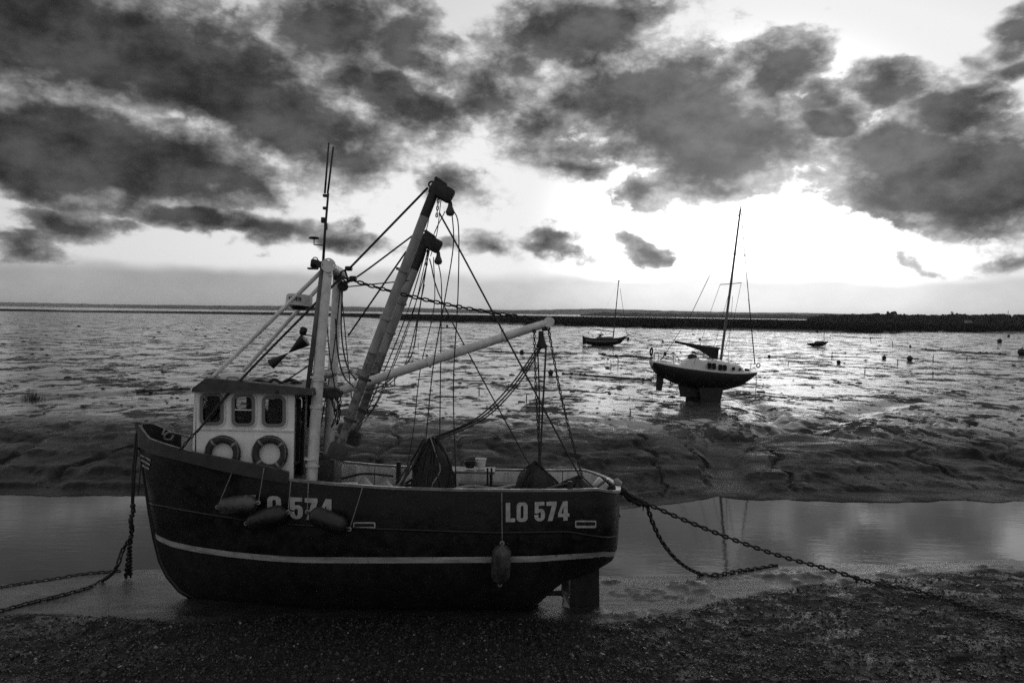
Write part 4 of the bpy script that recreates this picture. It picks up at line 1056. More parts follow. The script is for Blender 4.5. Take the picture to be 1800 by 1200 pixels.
def fender(e0, e1, r, mat, lab, ropes):
    a, b = on_hull(*e0) + Vector((0, -r - .03, 0)), on_hull(*e1) + Vector((0, -r - .03, 0))
    t = empty('fender', B(a.lerp(b, .5)), BOAT.rotation_euler); o = a.lerp(b, .5); tag(t, lab, 'fender', 'fenders hung over the side')
    d = (b - a).normalized(); l = (b - a).length
    pr = [(.02, .0), (.03, .05), (r * .45, .065), (r * .80, .10), (r, .18), (r * 1.04, l / 2), (r, l - .18), (r * .80, l - .10), (r * .45, l - .065), (.03, l - .05), (.02, l)]
    MB().lathe(pr, a - o, d, 18).build('body', mat, t, True, angle=60)
    for p in (a, b): MB().torus(p - o, .028, .013, Vector((0, 1, 0)), 12, 6).build('eye', M_TAPE, t, True)
    for (p, q) in ropes:
        pts = sag(p - o, q - o, .01, 5); MB().tube(pts, .008, 5).build('lanyard', M_CORD, t, True)
    return a, b
def top_rail(px, py): p = on_hull(px, py + 6); return Vector((p.x, p.y - .07, p.z))
def fen(e0, e1, r, mat, lab, tops):
    a, b = on_hull(*e0) + Vector((0, -r - .03, 0)), on_hull(*e1) + Vector((0, -r - .03, 0))
    rp = []
    for which, (px, py) in tops:
        p = a if which == 0 else b; q = L(px, py, -hb(p.x) - .09); rp.append((p, q))
    fender(e0, e1, r, mat, lab, rp)
fen((389, 888), (460, 880), .155, M_FENDER, 'scuffed pale grey fender hung level below the bow bulwark', [(0, (415, 812)), (1, (464, 822))])
fen((439, 916), (512, 896), .165, M_FENDER_D, 'dark fender hung over the L and O of the bow number', [(1, (511, 846))])
fen((545, 896), (618, 926), .165, M_FENDER_D, 'dark fender slanting down over the 7 and 4 of the bow number', [(0, (542, 848)), (1, (637, 857))])
fen((883, 950), (879, 1022), .165, M_FENDER, 'scuffed fender hung upright across the white stripe below the stern number', [(0, (882, 866))])

def lump(name, c, rx, ry, h, lab, cat, mat, seed, pw=1.0, top=.15, res=28, rough=.26, parent=None):
    """heap with an uneven skin; c is the middle of its foot in the boat frame"""
    v = []; f = []; n = res; m = 14
    for j in range(m + 1):
        t = j / m
        for i in range(n):
            w = 2 * math.pi * i / n
            k = (1 - t ** pw) * (1 - top) + top * (1 - t ** 6)
            nz = 1 + rough * 2 * (float(fbm(np.array([math.cos(w) * 1.6 + seed]), np.array([math.sin(w) * 1.6 + t * 3.0]), 4, seed)[0]) - .5) * 2
            v.append((math.cos(w) * rx * k * nz, math.sin(w) * ry * k * nz, h * t * (1 + .15 * (nz - 1))))
    for j in range(m):
        for i in range(n): f.append((j * n + i, j * n + (i + 1) % n, (j + 1) * n + (i + 1) % n, (j + 1) * n + i))
    f.append(tuple(m * n + i for i in range(n)))
    t_ = empty(name, B(c), BOAT.rotation_euler); tag(t_, lab, cat)
    MB().add(v, f).build('heap', mat, t_, True)
    return t_, v
def strands(t, v, count, r, name, mat, top, seed):
    q = random.Random(seed)
    for k in range(count):
        i = q.randrange(28); pts = [Vector(top) + Vector((q.uniform(-.05, .05), q.uniform(-.05, .05), 0))]
        for j in (11, 8, 5, 2, 0):
            p = Vector(v[j * 28 + (i + q.randrange(-1, 2)) % 28]); pts.append(p * 1.03 + Vector((0, 0, .02)))
        MB().tube(smooth_path(pts, 3), r, 5).build(name, mat, t, True)
def deck_at(px, y): x = L(px, 850, y).x; return Vector((x, y, zt(x) - .61))
p = deck_at(762, -.55); h_ = L(762, 768, -.55).z - p.z
t_, v_ = lump('net_heap', p, .40, .42, h_, 'tall dark fishing net hoisted in a cone amidships', 'fishing net', M_NET, 3, 2.6, .45)
strands(t_, v_, 16, .014, 'net_rope', M_NET, (0, 0, h_ + .02), 5); strands(t_, v_, 5, .012, 'pale_rope', M_CORD, (-.05, -.05, h_ + .02), 8)
p = deck_at(940, .15); h_ = L(945, 812, .15).z - p.z
t_, v_ = lump('net_heap', p, .52, .45, h_, 'dark net heap hanging from the boom chains near the stern', 'fishing net', M_NET, 11, 2.2, .15)
strands(t_, v_, 14, .012, 'net_rope', M_NET, (0, 0, h_ + .02), 6)
p = deck_at(1015, -.55); h_ = L(1020, 838, -.55).z - p.z
t_, v_ = lump('net_heap', p, .62, .42, h_, 'low dark net and rope pile at the stern rail', 'fishing net', M_NET, 17, 1.8, .10)
strands(t_, v_, 12, .014, 'net_rope', M_NET, (.05, 0, h_ + .02), 7)
p = deck_at(640, -.3); h_ = L(640, 836, -.3).z - p.z
t_, v_ = lump('tarpaulin', p, .50, .45, h_, 'crumpled pale tarpaulin over gear behind the mast', 'tarpaulin', M_TARP, 23, 1.0, .05, rough=.10)
p = deck_at(678, .1); h_ = L(675, 843, .1).z - p.z
lump('canvas_sack', p, .36, .35, h_, 'pale canvas sack beside the tarpaulin behind the mast', 'sack', M_TARP, 29, 1.6, .1, rough=.12)
# bucket on the sorting table
bp = L(845, 821, .40)
t_ = empty('bucket', B(bp), BOAT.rotation_euler); tag(t_, 'white plastic bucket on the sorting table in the fishing boat', 'bucket')
MB().lathe([(.085, 0), (.088, .004), (.102, .158), (.112, .160), (.112, .178), (.104, .178), (.098, .165), (.082, .012), (0, .010)], (0, 0, 0), Vector((0, 0, 1)), 24).build('pail', M_PLASTIC, t_, True, angle=40)
MB().tube([Vector((.108 * math.cos(a), -.02 - .1 * math.sin(a), .165 - .06 * math.sin(a))) for a in np.linspace(0, math.pi, 13)], .004, 5).build('handle', M_SPAR, t_, True)
bk = L(826, 822, .35)
t_ = empty('fish_basket', B(bk), BOAT.rotation_euler); tag(t_, 'small dark basket beside the white bucket', 'basket')
MB().lathe([(.08, 0), (.11, .12), (.12, .125), (.105, .12), (.075, .01), (0, .01)], (0, 0, 0), Vector((0, 0, 1)), 18).build('tub', M_BLACK, t_, True, angle=40)
for k in range(2): MB().torus((0, 0, .05 + .05 * k), .10 + .01 * k, .008, Vector((0, 0, 1)), 18, 5).build('hoop', M_RUST, t_, True)
for k, (a, b, c, d) in enumerate(((702, 862, 722, 812), (694, 860, 736, 806), (712, 850, 735, 835), (795, 858, 786, 822))):
    o = MB().tube([L(a, b, -.7 + .2 * k), L(c, d, -.5 + .2 * k)], .024, 7).build('trawl_pole', M_RUST if k != 1 else M_TARP, None, True)
    o.matrix_world = BM; tag(o, ['dark pole leaning on the tall net heap', 'pale pole leaning on the tall net heap', 'short dark pole lying low by the tall net heap', 'dark pole leaning between net heap and sorting table'][k], 'pole')

# ---- mooring tackle at bow and stern
M_WEED = pbr('weedy_rope', .016, .7, .4, 16, .9, 60)
def moor(name, lab, cat, base, group=None): t = empty(name, base); tag(t, lab, cat, group); return t
def lay(pts, lift=.03): return [on_ground(a, b) + Vector((0, 0, lift)) for a, b in pts]
bow = B(L(241, 762, -.05))
k0 = on_y(233, 884, 14.75); k1 = on_y(232, 930, 14.75)
t = moor('bow_mooring_rope', 'dark rope hanging from the bow down to the mooring chain', 'rope', k1)
for dx_ in (-.02, .02): MB().tube([p - k1 for p in (bow + Vector((dx_, 0, 0)), bow.lerp(k0, .5) + Vector((-.02 + dx_, 0, 0)), k0 + Vector((dx_ * .4, 0, 0)))], .022, 6).build('strand', M_WEED, t, True)
MB().tube([p - k1 for p in (B(L(249, 800, -.08)), on_y(243, 870, 14.8))], .012, 5).build('strand', M_WEED, t, True)
MB().tube(smooth_path([p - k1 for p in (k0, on_y(234, 900, 14.75), on_y(230, 912, 14.7), k1)], 4), [.03 + .025 * math.sin(i * 1.3) ** 2 for i in range(13)], 7).build('splice', M_WEED, t, True)
g0 = on_ground(221, 1018)
t = moor('bow_mooring_chain', 'short chain hanging straight down from the bow rope to the mud', 'chain', g0)
chain(sag(k1, g0 + Vector((0, 0, .04)), 0, 6), .16, .021, M_CHAIN, t, g0); chain(sag(on_y(228, 960, 14.8), g0 + Vector((.05, .1, .04)), .0, 4), .15, .02, M_CHAIN, t, g0)
pts = [k1 + Vector((-.02, 0, -.15)), on_y(215, 968, 14.9), on_y(203, 1000, 14.95)] + lay([(180, 1022), (150, 1036), (100, 1050), (50, 1062), (0, 1076), (-60, 1092)])
t = moor('bow_ground_chain', 'chain running from the bow rope away across the wet mud', 'chain', pts[3]); chain(smooth_path(pts, 5), .15, .019, M_CHAIN, t, pts[3])
pts = lay([(212, 1004), (150, 1009), (90, 1018), (30, 1027), (-50, 1042)], .02)
t = moor('shore_chain', 'muddy chain lying along the water edge off the bow', 'chain', pts[2]); chain(smooth_path(pts, 5), .14, .018, M_CHAIN, t, pts[2])
s0 = B(L(1088, 857, 0)); s1 = on_y(1136, 884, 15.2)
t = moor('stern_lashing', 'thick weedy rope lashing from the stern to two chains', 'rope', s1)
for k in range(4):
    o = Vector((rnd.uniform(-.03, .03), rnd.uniform(-.05, .05), rnd.uniform(-.03, .03)))
    MB().tube([p - s1 for p in smooth_path([s0 + o, s0.lerp(s1, .5) + o * 1.6 + Vector((0, 0, -.05)), s1 + o * .6], 5)], [.03 + .018 * ((i * 7 + k) % 3) for i in range(11)], 7).build('strand', M_WEED, t, True)
for k in range(10):
    q = s0.lerp(s1, k / 10) + Vector((0, 0, -.06)); MB().tube([q - s1, q - s1 + Vector((rnd.uniform(-.02, .02), 0, -rnd.uniform(.06, .14)))], [.02, .006], 5).build('weed_strand', M_WEED, t)
pts = [s1, on_y(1148, 920, 15.5), on_y(1166, 955, 15.9), on_y(1195, 988, 16.4)] + lay([(1232, 1010), (1262, 1012), (1300, 1005), (1335, 999), (1366, 993)], .04)
t = moor('stern_chain', 'stern chain drooping to the mud and lying along the water edge', 'chain', pts[5]); chain(smooth_path(pts, 5), .165, .022, M_CHAIN, t, pts[5])
pts = [s1, on_y(1200, 912, 15.3), on_y(1290, 948, 15.4), on_y(1380, 979, 15.45), on_y(1450, 998, 15.45), on_y(1530, 1022, 15.35)] + lay([(1620, 1046), (1700, 1068), (1800, 1097), (1880, 1120)], .05)
t = moor('stern_chain', 'long taut stern chain running over the creek edge on to the weedy beach', 'chain', pts[6]); chain(smooth_path(pts, 6), .155, .021, M_CHAIN, t, pts[6])
for a, b in ((1505, 1014), (1627, 1048)):
    q = on_y(a, b, 15.35); MB().tube([q - pts[6], q - pts[6] + Vector((.01, 0, -.12))], [.03, .012], 6).build('weed_strand', M_WEED, t)

# ================================================================== sailing boats on the flats
class Frame:
    def __init__(s, loc, pitch, yaw=0.0, heel=0.0):
        s.M = Matrix.Translation(loc) @ Matrix.Rotation(yaw, 4, 'Z') @ Matrix.Rotation(pitch, 4, 'Y') @ Matrix.Rotation(heel, 4, 'X'); s.I = s.M.inverted(); s.c = s.I @ CAM
    def L(s, px, py, y):
        d = s.I.to_3x3() @ ray(px, py); return s.c + d * ((y - s.c.y) / d.y)
def small_hull(fr, sheer, keel, bmax, stern, name, mat, parent, sec=2.2, bow_right=True, n=40):
    """hull skin from a sheer line and a bottom line given in pixels of the middle plane"""
    S = sorted([(p.x, p.z) for p in (fr.L(a, b, 0) for a, b in sheer)]); K = sorted([(p.x, p.z) for p in (fr.L(a, b, 0) for a, b in keel)])
    x0, x1 = max(S[0][0], K[0][0]), min(S[-1][0], K[-1][0])
    sx, sz = zip(*S); kx, kz = zip(*K)
    xs_ = [x0 + (x1 - x0) * (i / n) for i in range(n)] + [x1 - (x1 - x0) / n * .5, x1 - (x1 - x0) / n * .12, x1]
    def hbm(x):
        u = (x - x0) / (x1 - x0); u = min(1, max(0, u))
        a = stern + (1 - stern) * math.sin(math.pi / 2 * min(1, u / .45))
        if u > .45: a *= max(0, math.cos(math.pi / 2 * ((u - .45) / .55) ** 1.35)) ** .8
        return bmax * a
    def at(x, t):
        z0, z1 = float(np.interp(x, kx, kz)), float(np.interp(x, sx, sz)); z0 = min(z0, z1 - .01)
        return max(.01, hbm(x) * (1 - (1 - t) ** sec) ** .75), z0 + (z1 - z0) * t
    mb = MB(); m = 12
    for sd in (-1, 1):
        v = []; f = []
        for x in xs_:
            for j in range(m + 1): y, z = at(x, j / m); v.append((x, sd * y, z))
        for i in range(len(xs_) - 1):
            for j in range(m): f.append((i * (m + 1) + j, (i + 1) * (m + 1) + j, (i + 1) * (m + 1) + j + 1, i * (m + 1) + j + 1))
        mb.add(v, f)
    # transom
    v = [(x0, -at(x0, j / m)[0], at(x0, j / m)[1]) for j in range(m + 1)] + [(x0, at(x0, j / m)[0], at(x0, j / m)[1]) for j in range(m, -1, -1)]
    mb.add(v, [tuple(range(len(v)))])
    h = mb.build(name, mat, parent, True, angle=50)
    # deck
    dv = []; df = []
    for x in xs_: dv += [(x, -hbm(x) + .01, at(x, 1)[1] + .004), (x, hbm(x) - .01, at(x, 1)[1] + .004)]
    for i in range(len(xs_) - 1): df.append((2 * i, 2 * i + 2, 2 * i + 3, 2 * i + 1))
    return h, (xs_, hbm, at), (dv, df)
def pipe(fr, pts, r, name, mat, parent, n=6, smooth=False):
    P_ = [fr.L(*q) for q in pts]; return MB().tube(smooth_path(P_, 5) if smooth else P_, r, n).build(name, mat, parent, True, angle=50)

M_GEL = pbr('white_gelcoat', .50, .4, .12, 4); M_NAVY = pbr('dark_topsides', .028, .35, .3, 3, .1, 20); M_KEEL = pbr('keel_paint', .018, .6, .4, 4, .3, 25)
M_WINDOW = pbr('smoked_window', .008, .12); M_COVER = pbr('sail_cover', .014, .8, .3, 8, .5, 25); M_ALU = pbr('mast_alloy', .10, .45, .2, 6); M_WOOD = pbr('weathered_timber', .07, .6, .4, 6, .4, 40)

gk = on_ground(1238, 702)
fr = Frame(gk, math.radians(5.0)); S1 = empty('sailing_yacht', gk); S1.matrix_world = fr.M
tag(S1, 'dark hulled sailing yacht with white cabin standing on twin keels on the mud flat', 'sailing boat')
h, (xs1, hb1, at1), (dv, df) = small_hull(fr, [(1144, 635), (1170, 641), (1200, 646), (1240, 651), (1280, 655), (1310, 656), (1331, 655)], [(1144, 644), (1150, 655), (1165, 664), (1185, 674), (1210, 681), (1240, 686), (1272, 686), (1300, 679), (1318, 668), (1331, 657)], 1.08, .66, 'hull', M_NAVY, S1)
MB().add(dv, df).build('deck', M_GEL, S1, fix=False)
for sd in (-1, 1):
    P_ = [Vector((x, sd * (hb1(x) - .02), at1(x, 1)[1] + .02)) for x in xs1]; MB().tube(P_, .03, 6).build('toe_rail', M_GEL, S1, True)
# raised coachroof: a lofted body with rounded top
def coach(fr, stations, name, mat, parent):
    """stations: pixel x, pixel y of deck, pixel y of top, half width"""
    v = []; f = []; m = 9
    for px, yd, yt, w in stations:
        a, b = fr.L(px, yd, 0), fr.L(px, yt, 0)
        for k in range(m):
            t = k / (m - 1) * 2 - 1; e = abs(t) ** 5
            v.append((a.x, t * w * (1.0 if abs(t) > .8 else .98), a.z + (b.z - a.z) * (1 - e)))
    n = len(stations)
    for i in range(n - 1):
        for k in range(m - 1): f.append((i * m + k, i * m + k + 1, (i + 1) * m + k + 1, (i + 1) * m + k))
    f += [tuple(range(m)), tuple((n - 1) * m + k for k in range(m - 1, -1, -1))]
    return MB().add(v, f).build(name, mat, parent, True, angle=40)
cab = coach(fr, [(1196, 648, 640, .80), (1203, 648, 631, .78), (1222, 649, 627, .76), (1228, 650, 633, .76), (1260, 654, 633, .74), (1296, 658, 641, .62), (1302, 659, 646, .5), (1309, 659, 656, .3)], 'coachroof', M_GEL, S1)
coach(fr, [(1149, 639, 634.5, .62), (1153, 640, 634, .72), (1180, 645, 638, .86), (1200, 648, 642, .86), (1204, 648, 646, .84)], 'cockpit_coaming', M_GEL, S1)
def cab_y(px): return -np.interp(px, [1196, 1228, 1260, 1296, 1309], [.80, .77, .745, .63, .3]) - .012
for a, b, c, d, r in ((1244, 638, 1250.4, 648, 2.5), (1251.6, 638.6, 1258, 648.6, 2.5), (1263, 641, 1269.4, 650.5, 2.5), (1270.4, 641.6, 1277, 651, 3.5), (1287, 645.5, 1291.5, 650.5, 2.2), (1299, 647.5, 1302.5, 651.5, 1.7)):
    fn = lambda u, v, w: (lambda p: Vector((p.x, p.y - w, p.z)))(fr.L(u, v, float(cab_y(u))))
    o = MB().plate(rrect(a - .8, b - .8, c + .8, d + .8, r), [rrect(a, b, c, d, r * .8)], fn, .015).build('window', M_ALU, cab); MB().plate(rrect(a, b, c, d, r * .8), [], fn, .006).build('pane', M_WINDOW, o)
hatch = coach(fr, [(1208, 640, 636, .34), (1209, 640, 623, .34), (1215, 640, 621, .33), (1222, 640, 624, .32), (1225, 640, 634, .32)], 'companion_hatch', M_COVER, S1)
MB().box(fr.L(1230, 622, .1), (.50, .50, .14), bev=.03).build('spray_locker', M_GEL, S1)
MB().box(fr.L(1219, 619, .1), (.16, .4, .14), bev=.03).build('hatch_lid', M_COVER, S1)
# keels, rudder, propeller
def fin(fr, quad, y, th, name, mat, parent):
    P_ = [fr.L(a, b, y) for a, b in quad]; n = len(P_)
    v = [p + Vector((0, -th / 2, 0)) for p in P_] + [p + Vector((0, th / 2, 0)) for p in P_]
    return MB().add(v, [tuple(range(n)), tuple(range(2 * n - 1, n - 1, -1))] + [(i, (i + 1) % n, n + (i + 1) % n, n + i) for i in range(n)]).build(name, mat, parent)
fin(fr, [(1228, 681), (1272, 681), (1266, 706), (1233, 707)], -.50, .10, 'bilge_keel', M_KEEL, S1)
fin(fr, [(1202, 678), (1255, 679), (1246, 700), (1206, 701)], .50, .10, 'bilge_keel', M_KEEL, S1)
fin(fr, [(1192, 675), (1232, 680), (1226, 697), (1196, 697)], 0, .12, 'skeg', M_KEEL, S1)
fin(fr, [(1154, 655), (1167, 662), (1163, 687), (1153, 686)], 0, .06, 'rudder', M_KEEL, S1)
pr_ = MB().lathe([(.03, -.1), (.04, 0), (.0, .06)], fr.L(1180, 676, 0), Vector((-1, 0, 0)), 10).build('propeller', M_RUST, S1)
for k in range(2):
    p = fr.L(1178, 676, 0); MB().box(p + Vector((0, 0, .12 if k else -.12)), (.03, .10, .18), rot=Matrix.Rotation(.4, 3, 'Z'), bev=.01).build('blade', M_RUST, pr_)
# spars and rigging
mast = pipe(fr, [(1267, 633, 0), (1285, 498, 0), (1301.5, 368, 0)], [.075, .07, .05], 'mast', M_ALU, S1, 10)
MB().box(fr.L(1302, 366, 0), (.06, .06, .22), bev=.01).build('masthead', M_BLACK, mast); pipe(fr, [(1298, 372, 0), (1305, 371, 0)], .018, 'masthead_crane', M_BLACK, mast)
pipe(fr, [(1266, 500, -.75), (1284, 499, 0), (1303, 497, .8)], .022, 'spreader', M_BLACK, mast)
pipe(fr, [(1302, 370, 0), (1217, 548, 0), (1163, 632, 0)], .018, 'backstay', M_ROPE, S1, 5)
pipe(fr, [(1303, 374, 0), (1312, 480, 0), (1327, 640, 0)], .024, 'forestay', M_ROPE, S1, 5)
pipe(fr, [(1316, 525, 0), (1327, 640, 0)], .03, 'furled_jib_foot', M_COVER, S1, 6)
for y_, pts in ((-1, [(1266, 500), (1250, 545), (1220, 640)]), (1, [(1303, 497), (1290, 560), (1268, 636)]), (-1, [(1280, 520), (1258, 600), (1240, 648)]), (1, [(1288, 520), (1282, 600), (1280, 640)])):
    pipe(fr, [(a, b, y_ * (.75 + .25 * i / 2)) for i, (a, b) in enumerate(pts)], .011, 'shroud', M_ROPE, S1, 4)
bm_ = pipe(fr, [(1186, 600, 0), (1225, 607, 0), (1266, 612, 0)], [.05, .055, .05], 'boom', M_ALU, S1, 8)
pts = [(1186, 600, .06), (1205, 604, .10), (1222, 609, .13), (1238, 613, .19), (1250, 617, .25), (1256, 620, .32), (1262, 622, .28)]
v = []; f = []
for a, b, r_ in pts:
    c = fr.L(a, b, 0)
    for k in range(10): w = 2 * math.pi * k / 10; v.append(c + Vector((0, .09 * math.cos(w) * (1 + r_), r_ * math.sin(w) * (1.0 if math.sin(w) < 0 else .45))))
for i in range(len(pts) - 1):
    for k in range(10): f.append((i * 10 + k, i * 10 + (k + 1) % 10, (i + 1) * 10 + (k + 1) % 10, (i + 1) * 10 + k))
f += [tuple(range(10)), tuple(len(v) - 10 + k for k in range(10))]
MB().add(v, f).build('sail_cover', M_COVER, bm_, True)
fin(fr, [(1187, 599), (1222, 606), (1263, 613), (1261, 631), (1251, 630), (1240, 622), (1222, 611), (1188, 603)], 0, .20, 'sail_bundle', M_COVER, bm_)
# stern gear
MB().torus(fr.L(1145, 618, -.3), .17, .05, Vector((1, .2, 0)), 20, 8, (1, 1.15)).build('horseshoe_buoy', M_COVER, S1, True)
for pts in ([(1150, 634, -.6), (1151, 619, -.6), (1156, 620, -.4), (1158, 635, -.4)], [(1184, 640, -.9), (1184, 624, -.9), (1191, 627, -.9), (1194, 640, -.9)], [(1150, 634, .6), (1152, 620, .6), (1184, 626, .9), (1186, 640, .9)]):
    pipe(fr, pts, .018, 'pushpit_rail', M_ALU, S1, 6, True)
ob = MB().box(fr.L(1169, 622, -.2), (.16, .20, .24), bev=.05).build('outboard_motor', M_BLACK, S1, True, angle=50); pipe(fr, [(1167, 627, -.2), (1160, 634, -.2)], .03, 'motor_leg', M_BLACK, ob)
for pts in ([(1318, 654, -.3), (1320, 638, -.25), (1329, 640, 0)], [(1318, 654, .3), (1321, 638, .25), (1329, 640, 0)]): pipe(fr, pts, .014, 'pulpit_rail', M_ALU, S1, 5)
MB().box(fr.L(1313, 650, 0), (.26, .2, .14), bev=.04).build('windlass', M_BLACK, S1)
MB().torus(fr.L(1333, 642, 0), .10, .03, Vector((0, 1, 0)), 12, 6, (1, 1.2)).build('bow_fender', M_BLACK, S1)
for a in (1149, 1152): pipe(fr, [(a, 646, -.35 if a == 1149 else -.1), (a, 668, -.35 if a == 1149 else -.1)], .012, 'ladder_rail', M_ALU, S1, 5)
for b in (652, 658, 664): pipe(fr, [(1149, b, -.35), (1152, b, -.1)], .012, 'ladder_rung', M_ALU, S1, 5)
a_, b_ = fr.M @ fr.L(1329, 658, 0), on_ground(1328, 689)
t = moor('anchor_line', 'thin line hanging from the bow of the dark sailing yacht to the mud', 'rope', b_); MB().tube([a_ - b_, (a_ - b_) * .5 + Vector((.03, 0, 0)), Vector((0, 0, 0)), Vector((.6, -.1, .02))], .022, 5).build('strand', M_WEED, t); MB().box((.35, 0, .03), (.5, .3, .1), bev=.04).build('weed_clump', M_WEED, t)

gk = on_ground(1064, 607)
fr2 = Frame(gk, math.radians(-1.0)); S2 = empty('sailing_dinghy', gk); S2.matrix_world = fr2.M
tag(S2, 'open clinker sailing boat with pale strake aground far out on the flats', 'sailing boat')
h2, _, (dv, df) = small_hull(fr2, [(1025, 591), (1040, 594), (1064, 595.5), (1085, 594), (1103, 590)], [(1027, 600), (1032, 605), (1050, 608.5), (1075, 608), (1090, 604), (1103, 591)], 1.0, .55, 'hull', M_NAVY, S2)
MB().add([(a, b, c - .02) for a, b, c in dv], df).build('deck', M_WOOD, S2, fix=False)
h2b, _, _ = small_hull(fr2, [(1028, 595.5), (1045, 598), (1064, 598.5), (1085, 597.5), (1098, 594.5)], [(1029, 601), (1045, 603.5), (1064, 604), (1085, 603), (1098, 595.3)], 1.05, .60, 'pale_strake', pbr('pale_strake', .22, .5, .2, 4), S2)
coach(fr2, [(1048, 597, 593, .4), (1052, 597, 591.5, .5), (1076, 597, 592, .5), (1081, 597, 595, .3)], 'cuddy', M_NAVY, S2)
m2 = pipe(fr2, [(1078, 593, 0), (1087.5, 494, 0)], [.09, .06], 'mast', M_BLACK, S2, 8); pipe(fr2, [(1086.5, 494, 0), (1089, 494, 0)], .1, 'mast_truck', M_BLACK, m2)
pipe(fr2, [(1090, 507, 0), (1097, 555, 0), (1102, 589, 0)], .030, 'forestay', M_ROPE, S2, 5); pipe(fr2, [(1087, 497, 0), (1060, 550, 0), (1030, 591, 0)], .006, 'backstay', M_ROPE, S2, 4)
b2 = pipe(fr2, [(1037, 578, 0), (1058, 581, 0), (1079, 583, 0)], .06, 'boom', M_BLACK, S2, 6); pipe(fr2, [(1036, 578, 0), (1034, 588, 0)], .025, 'mainsheet', M_ROPE, b2, 4)
fin(fr2, [(1024, 589), (1029, 592), (1030, 605), (1024, 606)], 0, .08, 'rudder', M_KEEL, S2); MB().box(fr2.L(1026, 603, -.2), (.3, .3, .3), bev=.08).build('outboard_motor', M_BLACK, S2)
MB().box(fr2.L(1057, 588, 0), (.7, .5, .25), bev=.1).build('folded_sail', M_COVER, S2)
gk = on_ground(1437, 609)
fr3 = Frame(gk, math.radians(-2.5)); S3 = empty('small_boat', gk); S3.matrix_world = fr3.M
tag(S3, 'tiny dark open boat with a bare mast lying in the bright mud', 'boat')
small_hull(fr3, [(1420, 603.5), (1430, 602.5), (1445, 601.5), (1457, 599.5)], [(1420, 606), (1428, 608.8), (1442, 609), (1450, 606.5), (1457, 600.2)], .75, .6, 'hull', M_NAVY, S3)
small_hull(fr3, [(1424, 603), (1436, 602.3), (1452, 600.6)], [(1424, 604.5), (1436, 605), (1452, 602)], .80, .7, 'rubbing_band', M_WOOD, S3)
coach(fr3, [(1433, 603, 600.5, .4), (1436, 603, 599, .45), (1446, 602.5, 599.5, .4), (1449, 602, 600.8, .3)], 'cuddy', M_NAVY, S3)
pipe(fr3, [(1448.5, 601, 0), (1448.5, 571, 0)], .05, 'mast', M_BLACK, S3, 6)

# ================================================================== things lying on the flats
BUOY = [(1104, 597, .30), (1599, 634, .34), (1436, 584, .42), (917, 621, .26), (968, 658, .22), (786, 575, .40), (1773, 592, .40), (1757, 602, .5), (1796, 624, .55), (1554, 631, .26), (1474, 639, .22), (265, 690, .12), (1165, 601, .20), (1230, 598, .22), (1600, 610, .2), (1352, 628, .18)]
own = {3: 'small dark buoy on the weedy rope left of the open clinker boat', 4: 'small dark buoy at the end of the weedy rope leading to the yacht', 5: 'dark buoy beside the rope on the far flats behind the derricks', 6: 'dark buoy close under the marsh below the radio mast', 7: 'flattened dark buoy at the end of the long weedy rope', 8: 'largest dark buoy on the flats beyond the end of the long weedy rope', 11: 'small dark buoy beside the weed covered rope off the wheelhouse roof', 13: 'small dark buoy on the mud behind the yacht boom'}
names = ['beside the bow of the open clinker boat', 'large and dark in the bright mud right of the yacht', 'at the foot of the marsh behind the tiny boat']
mesh_b = None
for i, (a, b, r_) in enumerate(BUOY):
    p = on_ground(a, b); t = empty('mooring_buoy', p)
    tag(t, 'dark round mooring buoy ' + names[i] if i < 3 else own.get(i, 'small dark mooring buoy alone on the bright flats'), 'buoy', 'mooring buoys on the mud flats')
    if mesh_b is None:
        q = MB().lathe([(0, -.9), (.55, -.8), (.88, -.45), (1, 0), (.88, .45), (.5, .82), (.12, .95), (.12, 1.1), (0, 1.12)], (0, 0, .75), Vector((.15, .1, 1)), 14).build('float', M_WEED, t, True); mesh_b = q.data
        e = MB().torus((.16, .1, 1.9), .16, .05, Vector((0, 1, 0)), 10, 5).build('mooring_eye', M_CHAIN, t); mesh_e = e.data
    else:
        for nm, md in (('float', mesh_b), ('mooring_eye', mesh_e)): o = bpy.data.objects.new(nm, md); COL.objects.link(o); o.parent = t
    t.scale = (r_, r_, r_); t.rotation_euler = (0, 0, rnd.uniform(0, 6.28))
POST = [(1462, 628, 10), (1640, 632, 9), (1700, 632, 6), (1386, 640, 5), (1569, 607, 7), (1578, 640, 8), (925, 704, 12), (842, 690, 10), (1074, 646, 12), (1086, 640, 14), (893, 552 + 130, 8), (693, 672, 10), (1107, 730, 13), (1260, 614, 8), (1210, 640, 9), (1530, 598, 6), (735, 610, 8), (1520, 655, 9), (1640, 660, 8)]
for i, (a, b, hpx) in enumerate(POST):
    p = on_ground(a, b); hh = hpx / F_PX * p.y; w = .020 * (1 + p.y / 60)
    o = MB().tube([(0, 0, -.15), (rnd.uniform(-.04, .04), 0, hh * .5), (rnd.uniform(-.10, .10) * hh, 0, hh)], [w, w * .9, w * .7], 6).build('withy_post', M_WEED, None); o.location = p
    tag(o, 'thin dark withy post sticking out of the mud flats', 'post', 'withy posts on the flats')
